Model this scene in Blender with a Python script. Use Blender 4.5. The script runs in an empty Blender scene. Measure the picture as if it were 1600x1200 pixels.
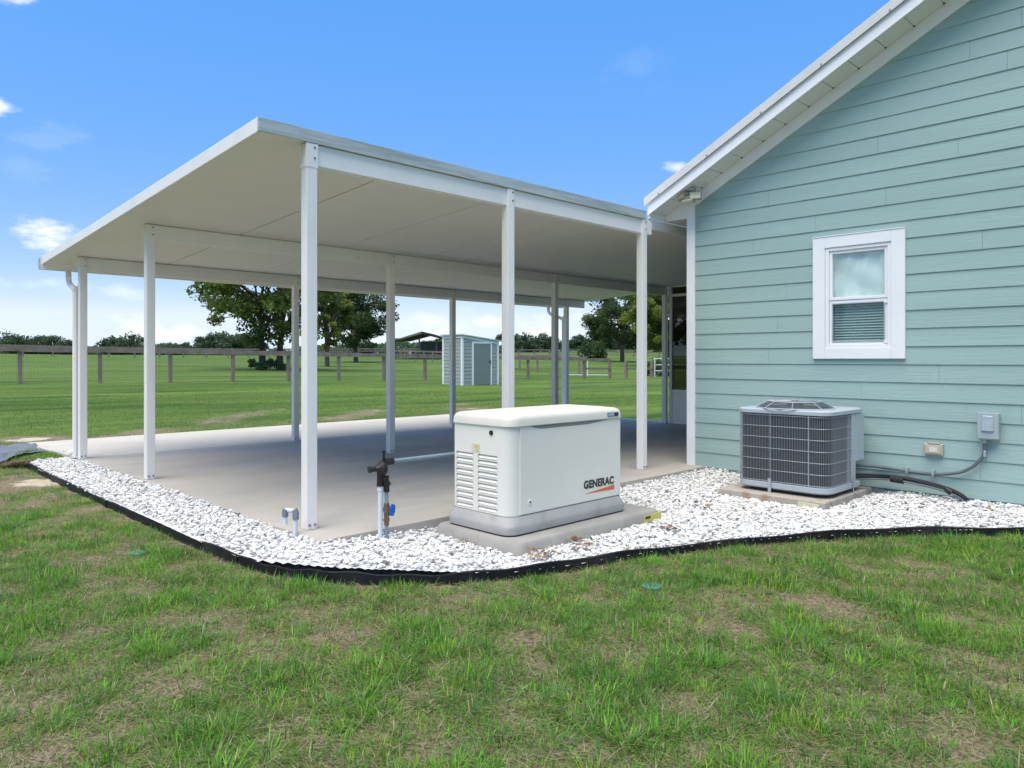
import bpy, bmesh, math, random
import numpy as np
from mathutils import Vector, Matrix
rng = np.random.default_rng(7); random.seed(7)
R = math.radians
scene = bpy.context.scene
COL = scene.collection

# ------------------------------------------------------------------ camera
H, FPX, HY, CX = 1.22, 1141.0, 562.0, 800.0
SA, CA = math.sin(R(45.55)), math.cos(R(45.55))
cam_d = bpy.data.cameras.new('camera'); cam = bpy.data.objects.new('camera', cam_d); COL.objects.link(cam)
cam.location = (0, 0, H); cam.rotation_euler = (R(90), 0, R(-44.45))
cam_d.sensor_width = 36; cam_d.lens = FPX / 1600 * 36; cam_d.shift_y = -(600 - HY) / 1600
cam_d.clip_start = 0.05; cam_d.clip_end = 3000
scene.camera = cam

# ------------------------------------------------------------------ light
SUN_V = Vector((-0.36, -0.09, 0.93)).normalized()      # towards the sun
SUN_EL = math.asin(SUN_V.z); SUN_AZ = math.atan2(SUN_V.x, SUN_V.y)
world = bpy.data.worlds.new('World'); scene.world = world; world.use_nodes = True
def setup_world():
    nt = world.node_tree; n = nt.nodes; l = nt.links; n.clear()
    out = n.new('ShaderNodeOutputWorld'); bg = n.new('ShaderNodeBackground'); bg.inputs[1].default_value = 0.11
    sky = n.new('ShaderNodeTexSky'); sky.sky_type = 'NISHITA'; sky.sun_disc = False
    sky.sun_elevation = SUN_EL; sky.sun_rotation = SUN_AZ
    sky.air_density = 1.0; sky.dust_density = 0.3; sky.ozone_density = 3.0; sky.altitude = 0
    # deepen the blue and even out the brightness between zenith and horizon (the photograph is an exposure blend)
    hv = n.new('ShaderNodeSeparateColor'); hv.mode = 'HSV'; l.new(sky.outputs[0], hv.inputs[0])
    ps = n.new('ShaderNodeMath'); ps.operation = 'MULTIPLY'; ps.use_clamp = True; l.new(hv.outputs[1], ps.inputs[0]); ps.inputs[1].default_value = 1.28
    px_ = n.new('ShaderNodeMath'); px_.operation = 'MAXIMUM'; l.new(ps.outputs[0], px_.inputs[0]); px_.inputs[1].default_value = .24
    pv = n.new('ShaderNodeMath'); pv.operation = 'POWER'; l.new(hv.outputs[2], pv.inputs[0]); pv.inputs[1].default_value = 0.22
    pm = n.new('ShaderNodeMath'); pm.operation = 'MULTIPLY'; l.new(pv.outputs[0], pm.inputs[0]); pm.inputs[1].default_value = 1.82
    hs = n.new('ShaderNodeCombineColor'); hs.mode = 'HSV'; hq = n.new('ShaderNodeMath'); hq.operation = 'MULTIPLY_ADD'; l.new(px_.outputs[0], hq.inputs[0]); hq.inputs[1].default_value = .034; hq.inputs[2].default_value = .584; l.new(hq.outputs[0], hs.inputs[0]); l.new(px_.outputs[0], hs.inputs[1]); l.new(pm.outputs[0], hs.inputs[2])
    tc = n.new('ShaderNodeTexCoord')
    # project the view direction on a cloud layer so that clouds flatten towards the horizon
    sep = n.new('ShaderNodeSeparateXYZ'); l.new(tc.outputs['Generated'], sep.inputs[0])
    zz = n.new('ShaderNodeMath'); zz.operation = 'MAXIMUM'; l.new(sep.outputs[2], zz.inputs[0]); zz.inputs[1].default_value = 0.0
    mp = n.new('ShaderNodeMapping'); mp.inputs['Scale'].default_value = (1, 1, 2.4); mp.inputs['Location'].default_value = (3.15, 0.4, 0.2)
    l.new(tc.outputs['Generated'], mp.inputs[0])
    nz = n.new('ShaderNodeTexNoise'); nz.inputs['Scale'].default_value = 4.2; nz.inputs['Detail'].default_value = 7; nz.inputs['Roughness'].default_value = 0.5
    l.new(mp.outputs[0], nz.inputs['Vector'])
    lowc = n.new('ShaderNodeMapRange'); l.new(zz.outputs[0], lowc.inputs[0])       # clouds thicken towards the horizon
    lowc.inputs[1].default_value = 0.0; lowc.inputs[2].default_value = 0.35; lowc.inputs[3].default_value = 0.0; lowc.inputs[4].default_value = -0.30
    ad = n.new('ShaderNodeMath'); ad.operation = 'ADD'; l.new(nz.outputs[0], ad.inputs[0]); l.new(lowc.outputs[0], ad.inputs[1])
    mr = n.new('ShaderNodeMapRange'); mr.interpolation_type = 'SMOOTHSTEP'; l.new(ad.outputs[0], mr.inputs[0])
    mr.inputs[1].default_value = 0.57; mr.inputs[2].default_value = 0.70; mr.inputs[3].default_value = 0; mr.inputs[4].default_value = 0.9
    fac = mr.outputs[0]
    nz2 = n.new('ShaderNodeTexNoise'); nz2.inputs['Scale'].default_value = 17; nz2.inputs['Detail'].default_value = 9; nz2.inputs['Roughness'].default_value = .62
    l.new(mp.outputs[0], nz2.inputs['Vector'])
    def puff(px, py, size, amt, fac):
        r = (px - CX) / FPX; u = (HY - py) / FPX
        d = Vector((r * SA + CA, -r * CA + SA, u)).normalized()
        ds = n.new('ShaderNodeVectorMath'); ds.operation = 'SUBTRACT'; l.new(tc.outputs['Generated'], ds.inputs[0]); ds.inputs[1].default_value = d
        sc = n.new('ShaderNodeVectorMath'); sc.operation = 'MULTIPLY'; l.new(ds.outputs[0], sc.inputs[0]); sc.inputs[1].default_value = (1, 1, 1.9)
        ln = n.new('ShaderNodeVectorMath'); ln.operation = 'LENGTH'; l.new(sc.outputs[0], ln.inputs[0])
        m2 = n.new('ShaderNodeMath'); m2.operation = 'MULTIPLY_ADD'; l.new(nz2.outputs[0], m2.inputs[0]); m2.inputs[1].default_value = size * 3.6; l.new(ln.outputs['Value'], m2.inputs[2])
        mm = n.new('ShaderNodeMapRange'); mm.interpolation_type = 'SMOOTHSTEP'; l.new(m2.outputs[0], mm.inputs[0])
        mm.inputs[1].default_value = size * 1.85; mm.inputs[2].default_value = size * 2.95; mm.inputs[3].default_value = amt; mm.inputs[4].default_value = 0
        mx = n.new('ShaderNodeMath'); mx.operation = 'MAXIMUM'; l.new(fac, mx.inputs[0]); l.new(mm.outputs[0], mx.inputs[1])
        return mx.outputs[0]
    for p in ((78, 378, .045, .9), (935, 498, .05, .9), (830, 528, .05, .8), (290, 517, .025, .8), (762, 503, .018, .75), (225, 522, .04, .7),
              (-14, 160, .022, .85), (560, 530, .05, .6), (30, -6, .022, .7), (1060, 262, .016, .7), (70, 215, .035, .09), (1000, 105, .05, .05), (40, 262, .03, .07), (660, 525, .05, .55)):
        fac = puff(*p, fac)
    mix = n.new('ShaderNodeMix'); mix.data_type = 'RGBA'; l.new(fac, mix.inputs[0])
    l.new(hs.outputs[0], mix.inputs[6]); mix.inputs[7].default_value = (2.85, 2.92, 3.05, 1)
    l.new(mix.outputs[2], bg.inputs[0]); l.new(bg.outputs[0], out.inputs[0])
setup_world()
sun_d = bpy.data.lights.new('sun', 'SUN'); sun_d.energy = 1.5; sun_d.angle = R(58); sun_d.color = (1, .93, .80)
sun = bpy.data.objects.new('sun', sun_d); COL.objects.link(sun); sun.location = (0, 0, 30)
sun.rotation_euler = SUN_V.to_track_quat('Z', 'Y').to_euler()
vs = scene.view_settings; vs.view_transform = 'Standard'; vs.look = 'None'; vs.gamma = 1; vs.exposure = 1.86; vs.use_curve_mapping = False
scene.cycles.max_bounces = 8; scene.cycles.diffuse_bounces = 4; scene.cycles.transparent_max_bounces = 12

# ------------------------------------------------------------------ helpers
def at(px, d):                       # pixel of the 1600-wide photograph + depth -> ground plan x, y
    r = (px - CX) / FPX * d
    return r * SA + d * CA, -r * CA + d * SA
def on_x(px, X):                     # y and depth where the ray of a pixel column meets the plane x = X
    r = (px - CX) / FPX; d = X / (r * SA + CA)
    return d * (SA - r * CA), d
def wallp(px, py, X):                # (y, z) of a pixel on the plane x = X
    y, d = on_x(px, X); return y, H + (HY - py) / FPX * d
def onz(px, py, z):
    d = (H - z) * FPX / (py - HY); return at(px, d)

class MB:
    def __init__(s): s.v = []; s.f = []
    def add(s, vs, fs):
        o = len(s.v); s.v += [tuple(p) for p in vs]; s.f += [tuple(i + o for i in f) for f in fs]; return s
    def box(s, x0, x1, y0, y1, z0, z1):
        return s.add([(x0,y0,z0),(x1,y0,z0),(x1,y1,z0),(x0,y1,z0),(x0,y0,z1),(x1,y0,z1),(x1,y1,z1),(x0,y1,z1)],
                     [(3,2,1,0),(4,5,6,7),(0,1,5,4),(1,2,6,5),(2,3,7,6),(3,0,4,7)])
    def prism(s, a, b):              # two matching closed loops
        n = len(a); return s.add(list(a) + list(b), [tuple(range(n))[::-1], tuple(range(n, 2*n))] + [(i, (i+1) % n, n + (i+1) % n, n + i) for i in range(n)])
    def extr(s, poly, axis, lo, hi):  # poly of 2-D points in the other two axes (order x,y,z without axis)
        def mk(p, t):
            return (t, p[0], p[1]) if axis == 0 else (p[0], t, p[1]) if axis == 1 else (p[0], p[1], t)
        return s.prism([mk(p, lo) for p in poly], [mk(p, hi) for p in poly])
    def tube(s, pts, r, n=8, cap=True):
        pts = [Vector(p) for p in pts]; rr = r if isinstance(r, (list, tuple)) else [r] * len(pts)
        rings = []; up = None
        for i, p in enumerate(pts):
            t = (pts[min(i+1, len(pts)-1)] - pts[max(i-1, 0)]).normalized()
            if up is None: up = Vector((0,0,1)) if abs(t.z) < .9 else Vector((1,0,0))
            a = t.cross(up)
            if a.length < 1e-4: a = t.cross(Vector((1, .3, 0)))
            a.normalize(); b = t.cross(a).normalized(); up = -b if False else up
            rings.append([p + (a * math.cos(2*math.pi*k/n) + b * math.sin(2*math.pi*k/n)) * rr[i] for k in range(n)])
        vs = [q for g in rings for q in g]; fs = []
        for i in range(len(pts)-1):
            for k in range(n):
                fs.append((i*n+k, i*n+(k+1) % n, (i+1)*n+(k+1) % n, (i+1)*n+k))
        if cap: fs += [tuple(range(n))[::-1], tuple(range((len(pts)-1)*n, len(pts)*n))]
        return s.add(vs, fs)
    def cyl(s, p0, p1, r, n=14): return s.tube([p0, p1], r, n)
    def build(s, name, m, parent=None, bevel=0, seg=2, smooth=False):
        return mesh_obj(name, s.v, s.f, m, parent, bevel, seg, smooth)

def origin(o):
    v = Vector((0, 0, 0))
    while o: v += o.location; o = o.parent
    return v
def mesh_obj(name, v, f, m, parent=None, bevel=0, seg=2, smooth=False):
    off = origin(parent) if parent else Vector((0,0,0))
    me = bpy.data.meshes.new(name); me.from_pydata([(p[0]-off.x, p[1]-off.y, p[2]-off.z) for p in v], [], f)
    bm = bmesh.new(); bm.from_mesh(me); bmesh.ops.recalc_face_normals(bm, faces=bm.faces); bm.to_mesh(me); bm.free()
    me.materials.append(m); o = bpy.data.objects.new(name, me); COL.objects.link(o)
    if parent: o.parent = parent
    if smooth:
        me.polygons.foreach_set('use_smooth', [True]*len(me.polygons))
        me.set_sharp_from_angle(angle=R(40))
    if bevel:
        b = o.modifiers.new('bevel', 'BEVEL'); b.width = bevel; b.segments = seg; b.limit_method = 'ANGLE'
    return o
def np_mesh(name, verts, tris, m, cols=None, parent=None, smooth=False):
    me = bpy.data.meshes.new(name); nv, nf = len(verts), len(tris)
    me.vertices.add(nv); me.vertices.foreach_set('co', np.asarray(verts, np.float32).ravel())
    k = tris.shape[1]
    me.loops.add(nf*k); me.loops.foreach_set('vertex_index', np.asarray(tris, np.int32).ravel())
    me.polygons.add(nf); me.polygons.foreach_set('loop_start', np.arange(0, nf*k, k, dtype=np.int32))
    me.polygons.foreach_set('use_smooth', np.full(nf, smooth))
    me.update(calc_edges=True)
    if cols is not None:
        a = me.color_attributes.new('tint', 'FLOAT_COLOR', 'POINT')
        c = np.ones((nv, 4), np.float32); c[:, :cols.shape[1]] = cols; a.data.foreach_set('color', c.ravel())
    me.materials.append(m); o = bpy.data.objects.new(name, me); COL.objects.link(o)
    if parent: o.parent = parent
    return o
def tag(o, label=None, cat=None, group=None, kind=None):
    for k, v in (('label', label), ('category', cat), ('group', group), ('kind', kind)):
        if v: o[k] = v
    return o
def thing(name, label, cat, loc=(0,0,0), group=None):
    o = bpy.data.objects.new(name, None); o.empty_display_size = .2; COL.objects.link(o); o.location = loc
    return tag(o, label, cat, group)
def inst(me, name, parent, loc=(0,0,0), rz=0):
    o = bpy.data.objects.new(name, me); COL.objects.link(o); o.parent = parent
    off = origin(parent) if parent else Vector((0,0,0))
    o.location = Vector(loc) - off; o.rotation_euler.z = rz; return o

def nodes_of(name):
    m = bpy.data.materials.new(name); m.use_nodes = True; nt = m.node_tree
    return m, nt, nt.nodes['Principled BSDF']
def mat(name, col, rough=.5, metal=0, var=.06, scale=6., stretch=(1,1,1), bump=0, bscale=80, dirt=None, dirt_amt=.4, dscale=2.5, spec=.5, dlo=.5, dhi=.72):
    m, nt, p = nodes_of(name); n, l = nt.nodes, nt.links
    p.inputs['Roughness'].default_value = rough; p.inputs['Metallic'].default_value = metal; p.inputs['Specular IOR Level'].default_value = spec
    g = n.new('ShaderNodeNewGeometry'); mp = n.new('ShaderNodeMapping'); mp.inputs['Scale'].default_value = stretch; l.new(g.outputs['Position'], mp.inputs[0])
    nz = n.new('ShaderNodeTexNoise'); nz.inputs['Scale'].default_value = scale; nz.inputs['Detail'].default_value = 8; nz.inputs['Roughness'].default_value = .6; l.new(mp.outputs[0], nz.inputs['Vector'])
    mr = n.new('ShaderNodeMapRange'); l.new(nz.outputs[0], mr.inputs[0]); mr.inputs[1].default_value = .3; mr.inputs[2].default_value = .7
    mr.inputs[3].default_value = 1 - var; mr.inputs[4].default_value = 1 + var
    mu = n.new('ShaderNodeMix'); mu.data_type = 'RGBA'; mu.blend_type = 'MULTIPLY'; mu.inputs[0].default_value = 1
    mu.inputs[6].default_value = (*col, 1); l.new(mr.outputs[0], mu.inputs[7]); out = mu.outputs[2]
    if dirt:
        n2 = n.new('ShaderNodeTexNoise'); n2.inputs['Scale'].default_value = dscale; n2.inputs['Detail'].default_value = 9; n2.inputs['Roughness'].default_value = .65; l.new(mp.outputs[0], n2.inputs['Vector'])
        r2 = n.new('ShaderNodeMapRange'); r2.interpolation_type = 'SMOOTHSTEP'; l.new(n2.outputs[0], r2.inputs[0]); r2.inputs[1].default_value = dlo; r2.inputs[2].default_value = dhi; r2.inputs[3].default_value = 0; r2.inputs[4].default_value = dirt_amt
        m3 = n.new('ShaderNodeMix'); m3.data_type = 'RGBA'; l.new(r2.outputs[0], m3.inputs[0]); l.new(out, m3.inputs[6]); m3.inputs[7].default_value = (*dirt, 1); out = m3.outputs[2]
    l.new(out, p.inputs['Base Color'])
    if bump:
        n4 = n.new('ShaderNodeTexNoise'); n4.inputs['Scale'].default_value = bscale; n4.inputs['Detail'].default_value = 5; l.new(mp.outputs[0], n4.inputs['Vector'])
        b = n.new('ShaderNodeBump'); b.inputs['Strength'].default_value = bump; b.inputs['Distance'].default_value = .004; l.new(n4.outputs[0], b.inputs['Height']); l.new(b.outputs[0], p.inputs['Normal'])
    return m
def tint_mat(name, rough=.6, trans=0., var=0.):
    m, nt, p = nodes_of(name); n, l = nt.nodes, nt.links
    a = n.new('ShaderNodeAttribute'); a.attribute_name = 'tint'; l.new(a.outputs['Color'], p.inputs['Base Color'])
    p.inputs['Roughness'].default_value = rough; p.inputs['Specular IOR Level'].default_value = .25
    if trans:
        t = n.new('ShaderNodeBsdfTranslucent'); l.new(a.outputs['Color'], t.inputs[0])
        mx = n.new('ShaderNodeMixShader'); mx.inputs[0].default_value = trans
        l.new(p.outputs[0], mx.inputs[1]); l.new(t.outputs[0], mx.inputs[2]); l.new(mx.outputs[0], n['Material Output'].inputs[0])
    return m

_lat = rng.random((9, 256, 256))
def vnoise(x, y, s, k=0):            # smooth value noise, 0..1
    x = np.asarray(x) * s + 1000; y = np.asarray(y) * s + 1000
    xi = np.floor(x).astype(int); yi = np.floor(y).astype(int); fx = x - xi; fy = y - yi
    fx = fx*fx*(3-2*fx); fy = fy*fy*(3-2*fy); L = _lat[k]
    g = lambda i, j: L[(xi+i) & 255, (yi+j) & 255]
    return (g(0,0)*(1-fx)+g(1,0)*fx)*(1-fy) + (g(0,1)*(1-fx)+g(1,1)*fx)*fy
def fbm(x, y, s, k=0, oct=3):
    t = 0; a = 1; w = 0
    for i in range(oct): t = t + a*vnoise(x, y, s*2**i, (k+i) % 9); w += a; a *= .55
    return t / w
def inpoly(x, y, poly):
    c = np.zeros(np.shape(x), bool); n = len(poly)
    for i in range(n):
        x1, y1 = poly[i]; x2, y2 = poly[(i+1) % n]
        if y1 == y2: continue
        c ^= ((y1 > y) != (y2 > y)) & (x < (x2-x1)*(y-y1)/(y2-y1) + x1)
    return c

# ------------------------------------------------------------------ materials
M_white = mat('white aluminium', (.84, .80, .75), .38, var=.025, scale=3, dirt=(.55, .55, .52), dirt_amt=.25, stretch=(1,1,.3))
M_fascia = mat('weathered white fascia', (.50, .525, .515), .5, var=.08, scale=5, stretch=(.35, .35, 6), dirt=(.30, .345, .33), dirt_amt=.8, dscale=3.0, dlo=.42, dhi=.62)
M_ceil = mat('embossed ceiling panel', (.76, .71, .65), .55, var=.02, scale=2, bump=.25, bscale=160)
M_trim = mat('white trim paint', (.80, .80, .80), .5, var=.025, scale=4, bump=.15, bscale=60, stretch=(1, .25, 1))
M_metalroof = mat('pale metal roof', (.62, .60, .57), .4, var=.05)
M_soffit = mat('vented soffit vinyl', (.74, .73, .69), .5, var=.03)
M_siding = mat('teal lap siding paint', (.300, .420, .390), .55, var=.06, scale=1.2, bump=.55, bscale=26, stretch=(1, .22, 2.6), dirt=(.33, .45, .42), dirt_amt=.45, dscale=1.1)
M_found = mat('painted foundation', (.16, .27, .26), .7, var=.1, bump=.4)
M_bolt = mat('galvanised bolt', (.30, .31, .32), .4, .8)
M_conc = mat('patio concrete', (.450, .408, .355), .8, spec=.15, var=.10, scale=.9, bump=.25, bscale=140, dirt=(.335, .312, .285), dirt_amt=.7, dscale=.55, stretch=(.55, 1.2, 1), dlo=.42, dhi=.66)
M_conc2 = mat('paler outer concrete', (.54, .49, .415), .8, spec=.15, var=.06, scale=.9, bump=.25, bscale=140, dirt=(.40, .37, .33), dirt_amt=.4, dscale=.8)
M_joint = mat('joint shadow gap', (.05, .045, .04), .9)
M_pad = mat('poured concrete pad', (.30, .285, .258), .8, var=.12, scale=5, bump=.5, bscale=90, dirt=(.22, .20, .17), dirt_amt=.5, dscale=4)
M_pad2 = mat('stained concrete pad', (.36, .33, .28), .8, var=.14, scale=5, bump=.6, bscale=70, dirt=(.25, .14, .07), dirt_amt=.65, dscale=5, stretch=(1.6,1.6,.35), dlo=.52, dhi=.66)
M_gen = mat('cream powder coat', (.76, .725, .645), .42, var=.02, scale=3, bump=.06, bscale=300)
M_genlid = mat('cream lid plastic', (.64, .61, .53), .5, var=.05, scale=4, dirt=(.50, .48, .42), dirt_amt=.4, dscale=4, bump=.1, bscale=200)
M_genbase = mat('grey composite skirt', (.37, .36, .34), .6, var=.08, scale=4, dirt=(.28, .25, .21), dirt_amt=.6, dscale=5, dlo=.5, dhi=.66)
M_black = mat('black plastic', (.012, .012, .013), .45)
M_blacklet = mat('black print', (.03, .03, .032), .5)
M_orange = mat('orange print', (.62, .16, .03), .5)
M_yellow = mat('yellow sticker', (.55, .52, .12), .5, var=.1)
M_stick = mat('pale sticker', (.62, .60, .55), .5)
M_stickb = mat('blue grey badge', (.10, .17, .22), .4)
M_edge = mat('black edging plastic', (.013, .014, .016), .6, spec=.2, var=.3, scale=9, dirt=(.07, .06, .05), dirt_amt=.5)
M_acw = mat('pale grey enamel', (.37, .415, .455), .4, var=.03)
M_wire = mat('grille wire', (.34, .36, .39), .4, .2)
M_coil = mat('dark condenser coil', (.020, .022, .028), .6, var=.3, scale=20, bump=.6, bscale=220, stretch=(1,1,4))
M_galv = mat('galvanised strap', (.45, .50, .53), .4, .5, var=.1, scale=30)
M_pvc = mat('white pvc pipe', (.62, .66, .70), .4, var=.05)
M_pvcg = mat('grey pvc fitting', (.17, .20, .24), .5)
M_iron = mat('black iron regulator', (.022, .019, .018), .5, .3, var=.25, scale=25, dirt=(.06, .035, .025), dirt_amt=.4, dscale=20)
M_pipe = mat('grey blue steel pipe', (.20, .27, .31), .5, .1, var=.1, scale=20)
M_blue = mat('blue valve handle', (.01, .10, .42), .4)
M_brass = mat('weathered brass', (.20, .15, .09), .45, .6, var=.2, scale=40)
M_box = mat('grey disconnect box', (.34, .39, .41), .45, var=.04)
M_foam = mat('black foam insulation', (.014, .014, .015), .8, var=.3, scale=30, bump=.6, bscale=50)
M_cond = mat('grey conduit', (.10, .125, .14), .5)
M_beige = mat('beige outlet cover', (.46, .41, .32), .4, var=.05)
M_wood = mat('weathered fence wood', (.225, .178, .138), .85, var=.3, scale=3, stretch=(1,1,1), bump=.6, bscale=25, dirt=(.20, .175, .15), dirt_amt=.6)
M_shed = mat('shed grey green siding', (.30, .345, .315), .6, var=.06)
M_sheddoor = mat('shed door paint', (.20, .235, .215), .6, var=.05)
M_wpipe = mat('white painted pipe', (.70, .72, .70), .5)
M_barn = mat('dark barn metal', (.05, .055, .065), .6, var=.15)
M_barnroof = mat('brown barn roof', (.035, .03, .028), .9, var=.2, spec=.05)
M_barnlean = mat('grey barn tin', (.16, .16, .155), .9, var=.2, spec=.1)
M_fabric = mat('landscape fabric', (.13, .145, .175), .7, var=.3, scale=5, bump=.8, bscale=14, dirt=(.34, .33, .32), dirt_amt=.7, dscale=3, stretch=(1,2.2,1))
M_green = mat('green valve lid', (.075, .20, .15), .5, var=.1)
M_bark = mat('tree bark', (.07, .055, .042), .9, var=.3, scale=4, bump=.8, bscale=12)
M_blind = mat('blind slats', (.66, .82, .81), .5, var=.06)
M_curtain = mat('bunched sheer curtain', (.78, .83, .81), .7, var=.10, scale=4)
M_gravelbed = mat('crushed stone dust', (.55, .54, .52), .9, var=.4, scale=40)
M_grass = tint_mat('grass blades', .55, .42)
M_leaf = tint_mat('tree leaves', .55, .5)
M_stone = tint_mat('white marble chips', .7)
M_litter = tint_mat('dry leaf litter', .8)

def glass_mat(name, tint, alpha, rough=.02):
    m, nt, p = nodes_of(name); n, l = nt.nodes, nt.links
    t = n.new('ShaderNodeBsdfTransparent'); t.inputs[0].default_value = (*tint, 1)
    g = n.new('ShaderNodeBsdfGlossy'); g.inputs['Roughness'].default_value = rough; g.inputs[0].default_value = (.9, .95, .95, 1)
    f = n.new('ShaderNodeLayerWeight'); f.inputs[0].default_value = .5
    fp = n.new('ShaderNodeMath'); fp.operation = 'POWER'; l.new(f.outputs['Facing'], fp.inputs[0]); fp.inputs[1].default_value = 3.5
    ma = n.new('ShaderNodeMath'); ma.operation = 'MULTIPLY_ADD'; l.new(fp.outputs[0], ma.inputs[0]); ma.inputs[1].default_value = .6; ma.inputs[2].default_value = alpha
    mx = n.new('ShaderNodeMixShader'); l.new(ma.outputs[0], mx.inputs[0]); l.new(t.outputs[0], mx.inputs[1]); l.new(g.outputs[0], mx.inputs[2])
    l.new(mx.outputs[0], n['Material Output'].inputs[0]); return m
M_glass = glass_mat('window glass', (.92, .96, .95), .05)
M_tint = glass_mat('smoked vinyl window', (.24, .22, .19), .05)
def screen_mat():
    m, nt, p = nodes_of('insect screen'); n, l = nt.nodes, nt.links
    t = n.new('ShaderNodeBsdfTransparent'); d = n.new('ShaderNodeBsdfDiffuse'); d.inputs[0].default_value = (.02, .03, .035, 1)
    mx = n.new('ShaderNodeMixShader'); mx.inputs[0].default_value = .1
    l.new(t.outputs[0], mx.inputs[1]); l.new(d.outputs[0], mx.inputs[2]); l.new(mx.outputs[0], n['Material Output'].inputs[0]); return m
M_screen = screen_mat()
def mesh_mat():
    m, nt, p = nodes_of('thin fence wire'); p.inputs['Base Color'].default_value = (.16, .17, .15, 1); p.inputs['Roughness'].default_value = .6; return m
M_mesh = mesh_mat()

# ------------------------------------------------------------------ terrain
GZ = -0.10
def tz(X, Y):
    X = np.asarray(X, float); Y = np.asarray(Y, float)
    zf = np.clip(.39 - .0115*(X-5.4), .02, .55)
    t = np.clip((Y-12.8)/16.6, 0, 1)**1.25
    z = GZ + (zf-GZ)*t
    k = .0175 + .00016*np.clip(X-.9*Y+50, 0, 110)
    z = z + k*np.clip(Y-29.4, 0, 125) 
    return z
def micro(X, Y):
    near = np.clip(1-(np.hypot(X-2, Y-3)-9)/6, 0, 1)
    ed = edge_dist(X, Y); pd = np.hypot(np.clip(np.abs(X-7.35)-5.0, 0, 9), np.clip(np.abs(Y-11.75)-.92, 0, 9))
    return .068*np.clip(1-pd/.7, 0, 1)*(Y > 10.7) - .018*np.clip(1-ed/.25, 0, 1) + np.clip(ed/.3-.2, 0, 1)*near*((fbm(X, Y, 1.6, 2)-.5)*.035 + (vnoise(X, Y, 9, 4)-.5)*.012)
EDGE = [(2.04,10.62),(2.00,8.4),(2.02,6.3),(2.02,5.3),(2.06,4.55),(2.12,4.25),(2.24,3.95),(2.46,3.65),(2.78,3.38),(3.28,3.10),(4.04,2.89),(5.02,2.47),(5.90,1.90),(6.65,1.23),(7.6,.35),(8.3,-.3)]
def spline(pts, n=6):
    out = []
    for i in range(len(pts)-1):
        p0 = pts[max(i-1,0)]; p1 = pts[i]; p2 = pts[i+1]; p3 = pts[min(i+2,len(pts)-1)]
        for k in range(n):
            t = k/n
            out.append(tuple(.5*((2*p1[a])+(-p0[a]+p2[a])*t+(2*p0[a]-5*p1[a]+4*p2[a]-p3[a])*t*t+(-p0[a]+3*p1[a]-3*p2[a]+p3[a])*t**3) for a in range(len(p1))))
    out.append(tuple(pts[-1])); return out
EDGE_S = spline(EDGE)
WX = 7.45                                   # plane of the gable wall
SLAB = (2.52, 12.35, 4.42, 12.65)
NOLAWN = EDGE_S + [(30,-.3),(30,12.65),(2.40,12.65),(2.52,10.6)]
GRAVEL = EDGE_S[:] ; 
while GRAVEL[-1][0] > WX: GRAVEL.pop()
GRAVEL = GRAVEL + [(WX-.01, .5), (WX-.01, 4.42), (2.52, 4.42), (2.52, 10.5)]
SAND = [(500,1000,.22),(545,985,.16),(1230,950,.25),(1300,958,.2),(1560,968,.2),(860,1160,.15),(310,972,.2),(30,757,.30),(95,752,.28),(20,690,.4),(70,687,.4),(130,690,.35),(190,684,.3),
        (235,676,.35),(365,655,.5),(400,650,.5),(430,645,.4),(330,662,.5),(560,650,.5),(590,644,.45),(520,655,.4),(740,640,.6),(720,634,.5),(1350,925,.2),(1480,960,.2),(70,1165,.14),(740,1165,.16),(250,770,.2),(340,850,.16)]
SAND_P = [(*onz(px, py, GZ), s) for px, py, s in SAND]
def edge_dist(X, Y):
    X = np.asarray(X); d = np.full(X.shape, 9.); m = (X > 1.5) & (X < 9) & (Y > -1) & (Y < 11.2); x, y = X[m], np.asarray(Y)[m]; q = np.full(x.shape, 9.)
    for a, b in EDGE_S: q = np.minimum(q, np.hypot(x-a, y-b))
    d[m] = q; return d
def lush(X, Y):
    d = X*CA + Y*SA
    far = np.maximum(np.clip((Y-12.6)/3.0, 0, 1), np.clip((X-12.5)/1.2, 0, 1))
    l = .585 + .215*far + (fbm(X, Y, 1.2, 1, 2)-.5)*.42 + (fbm(X, Y, 4.6, 5, 2)-.5)*.95*(1-far)
    l = l + .10*np.clip((4.5-Y)/3, -.3, .4)
    l -= .5*np.clip(1-np.abs(Y-29.2)/.8, 0, 1)*vnoise(X, Y, .7, 3)*1.2
    l = l - .55*np.clip(1-edge_dist(X, Y)/.13, 0, 1)*(.5+vnoise(X, Y, 6, 2))
    for (sx, sy, s), (_, py_, _2) in zip(SAND_P, SAND):
        q = np.hypot((X-sx)*.9, (Y-sy))/(s*1.5)
        l = l - np.clip(1.1-q, 0, 1)*(1.55*fbm(X, Y, 7, 6, 4)-.12)*(.42 if py_ > 790 else 1)
    return l
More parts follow.
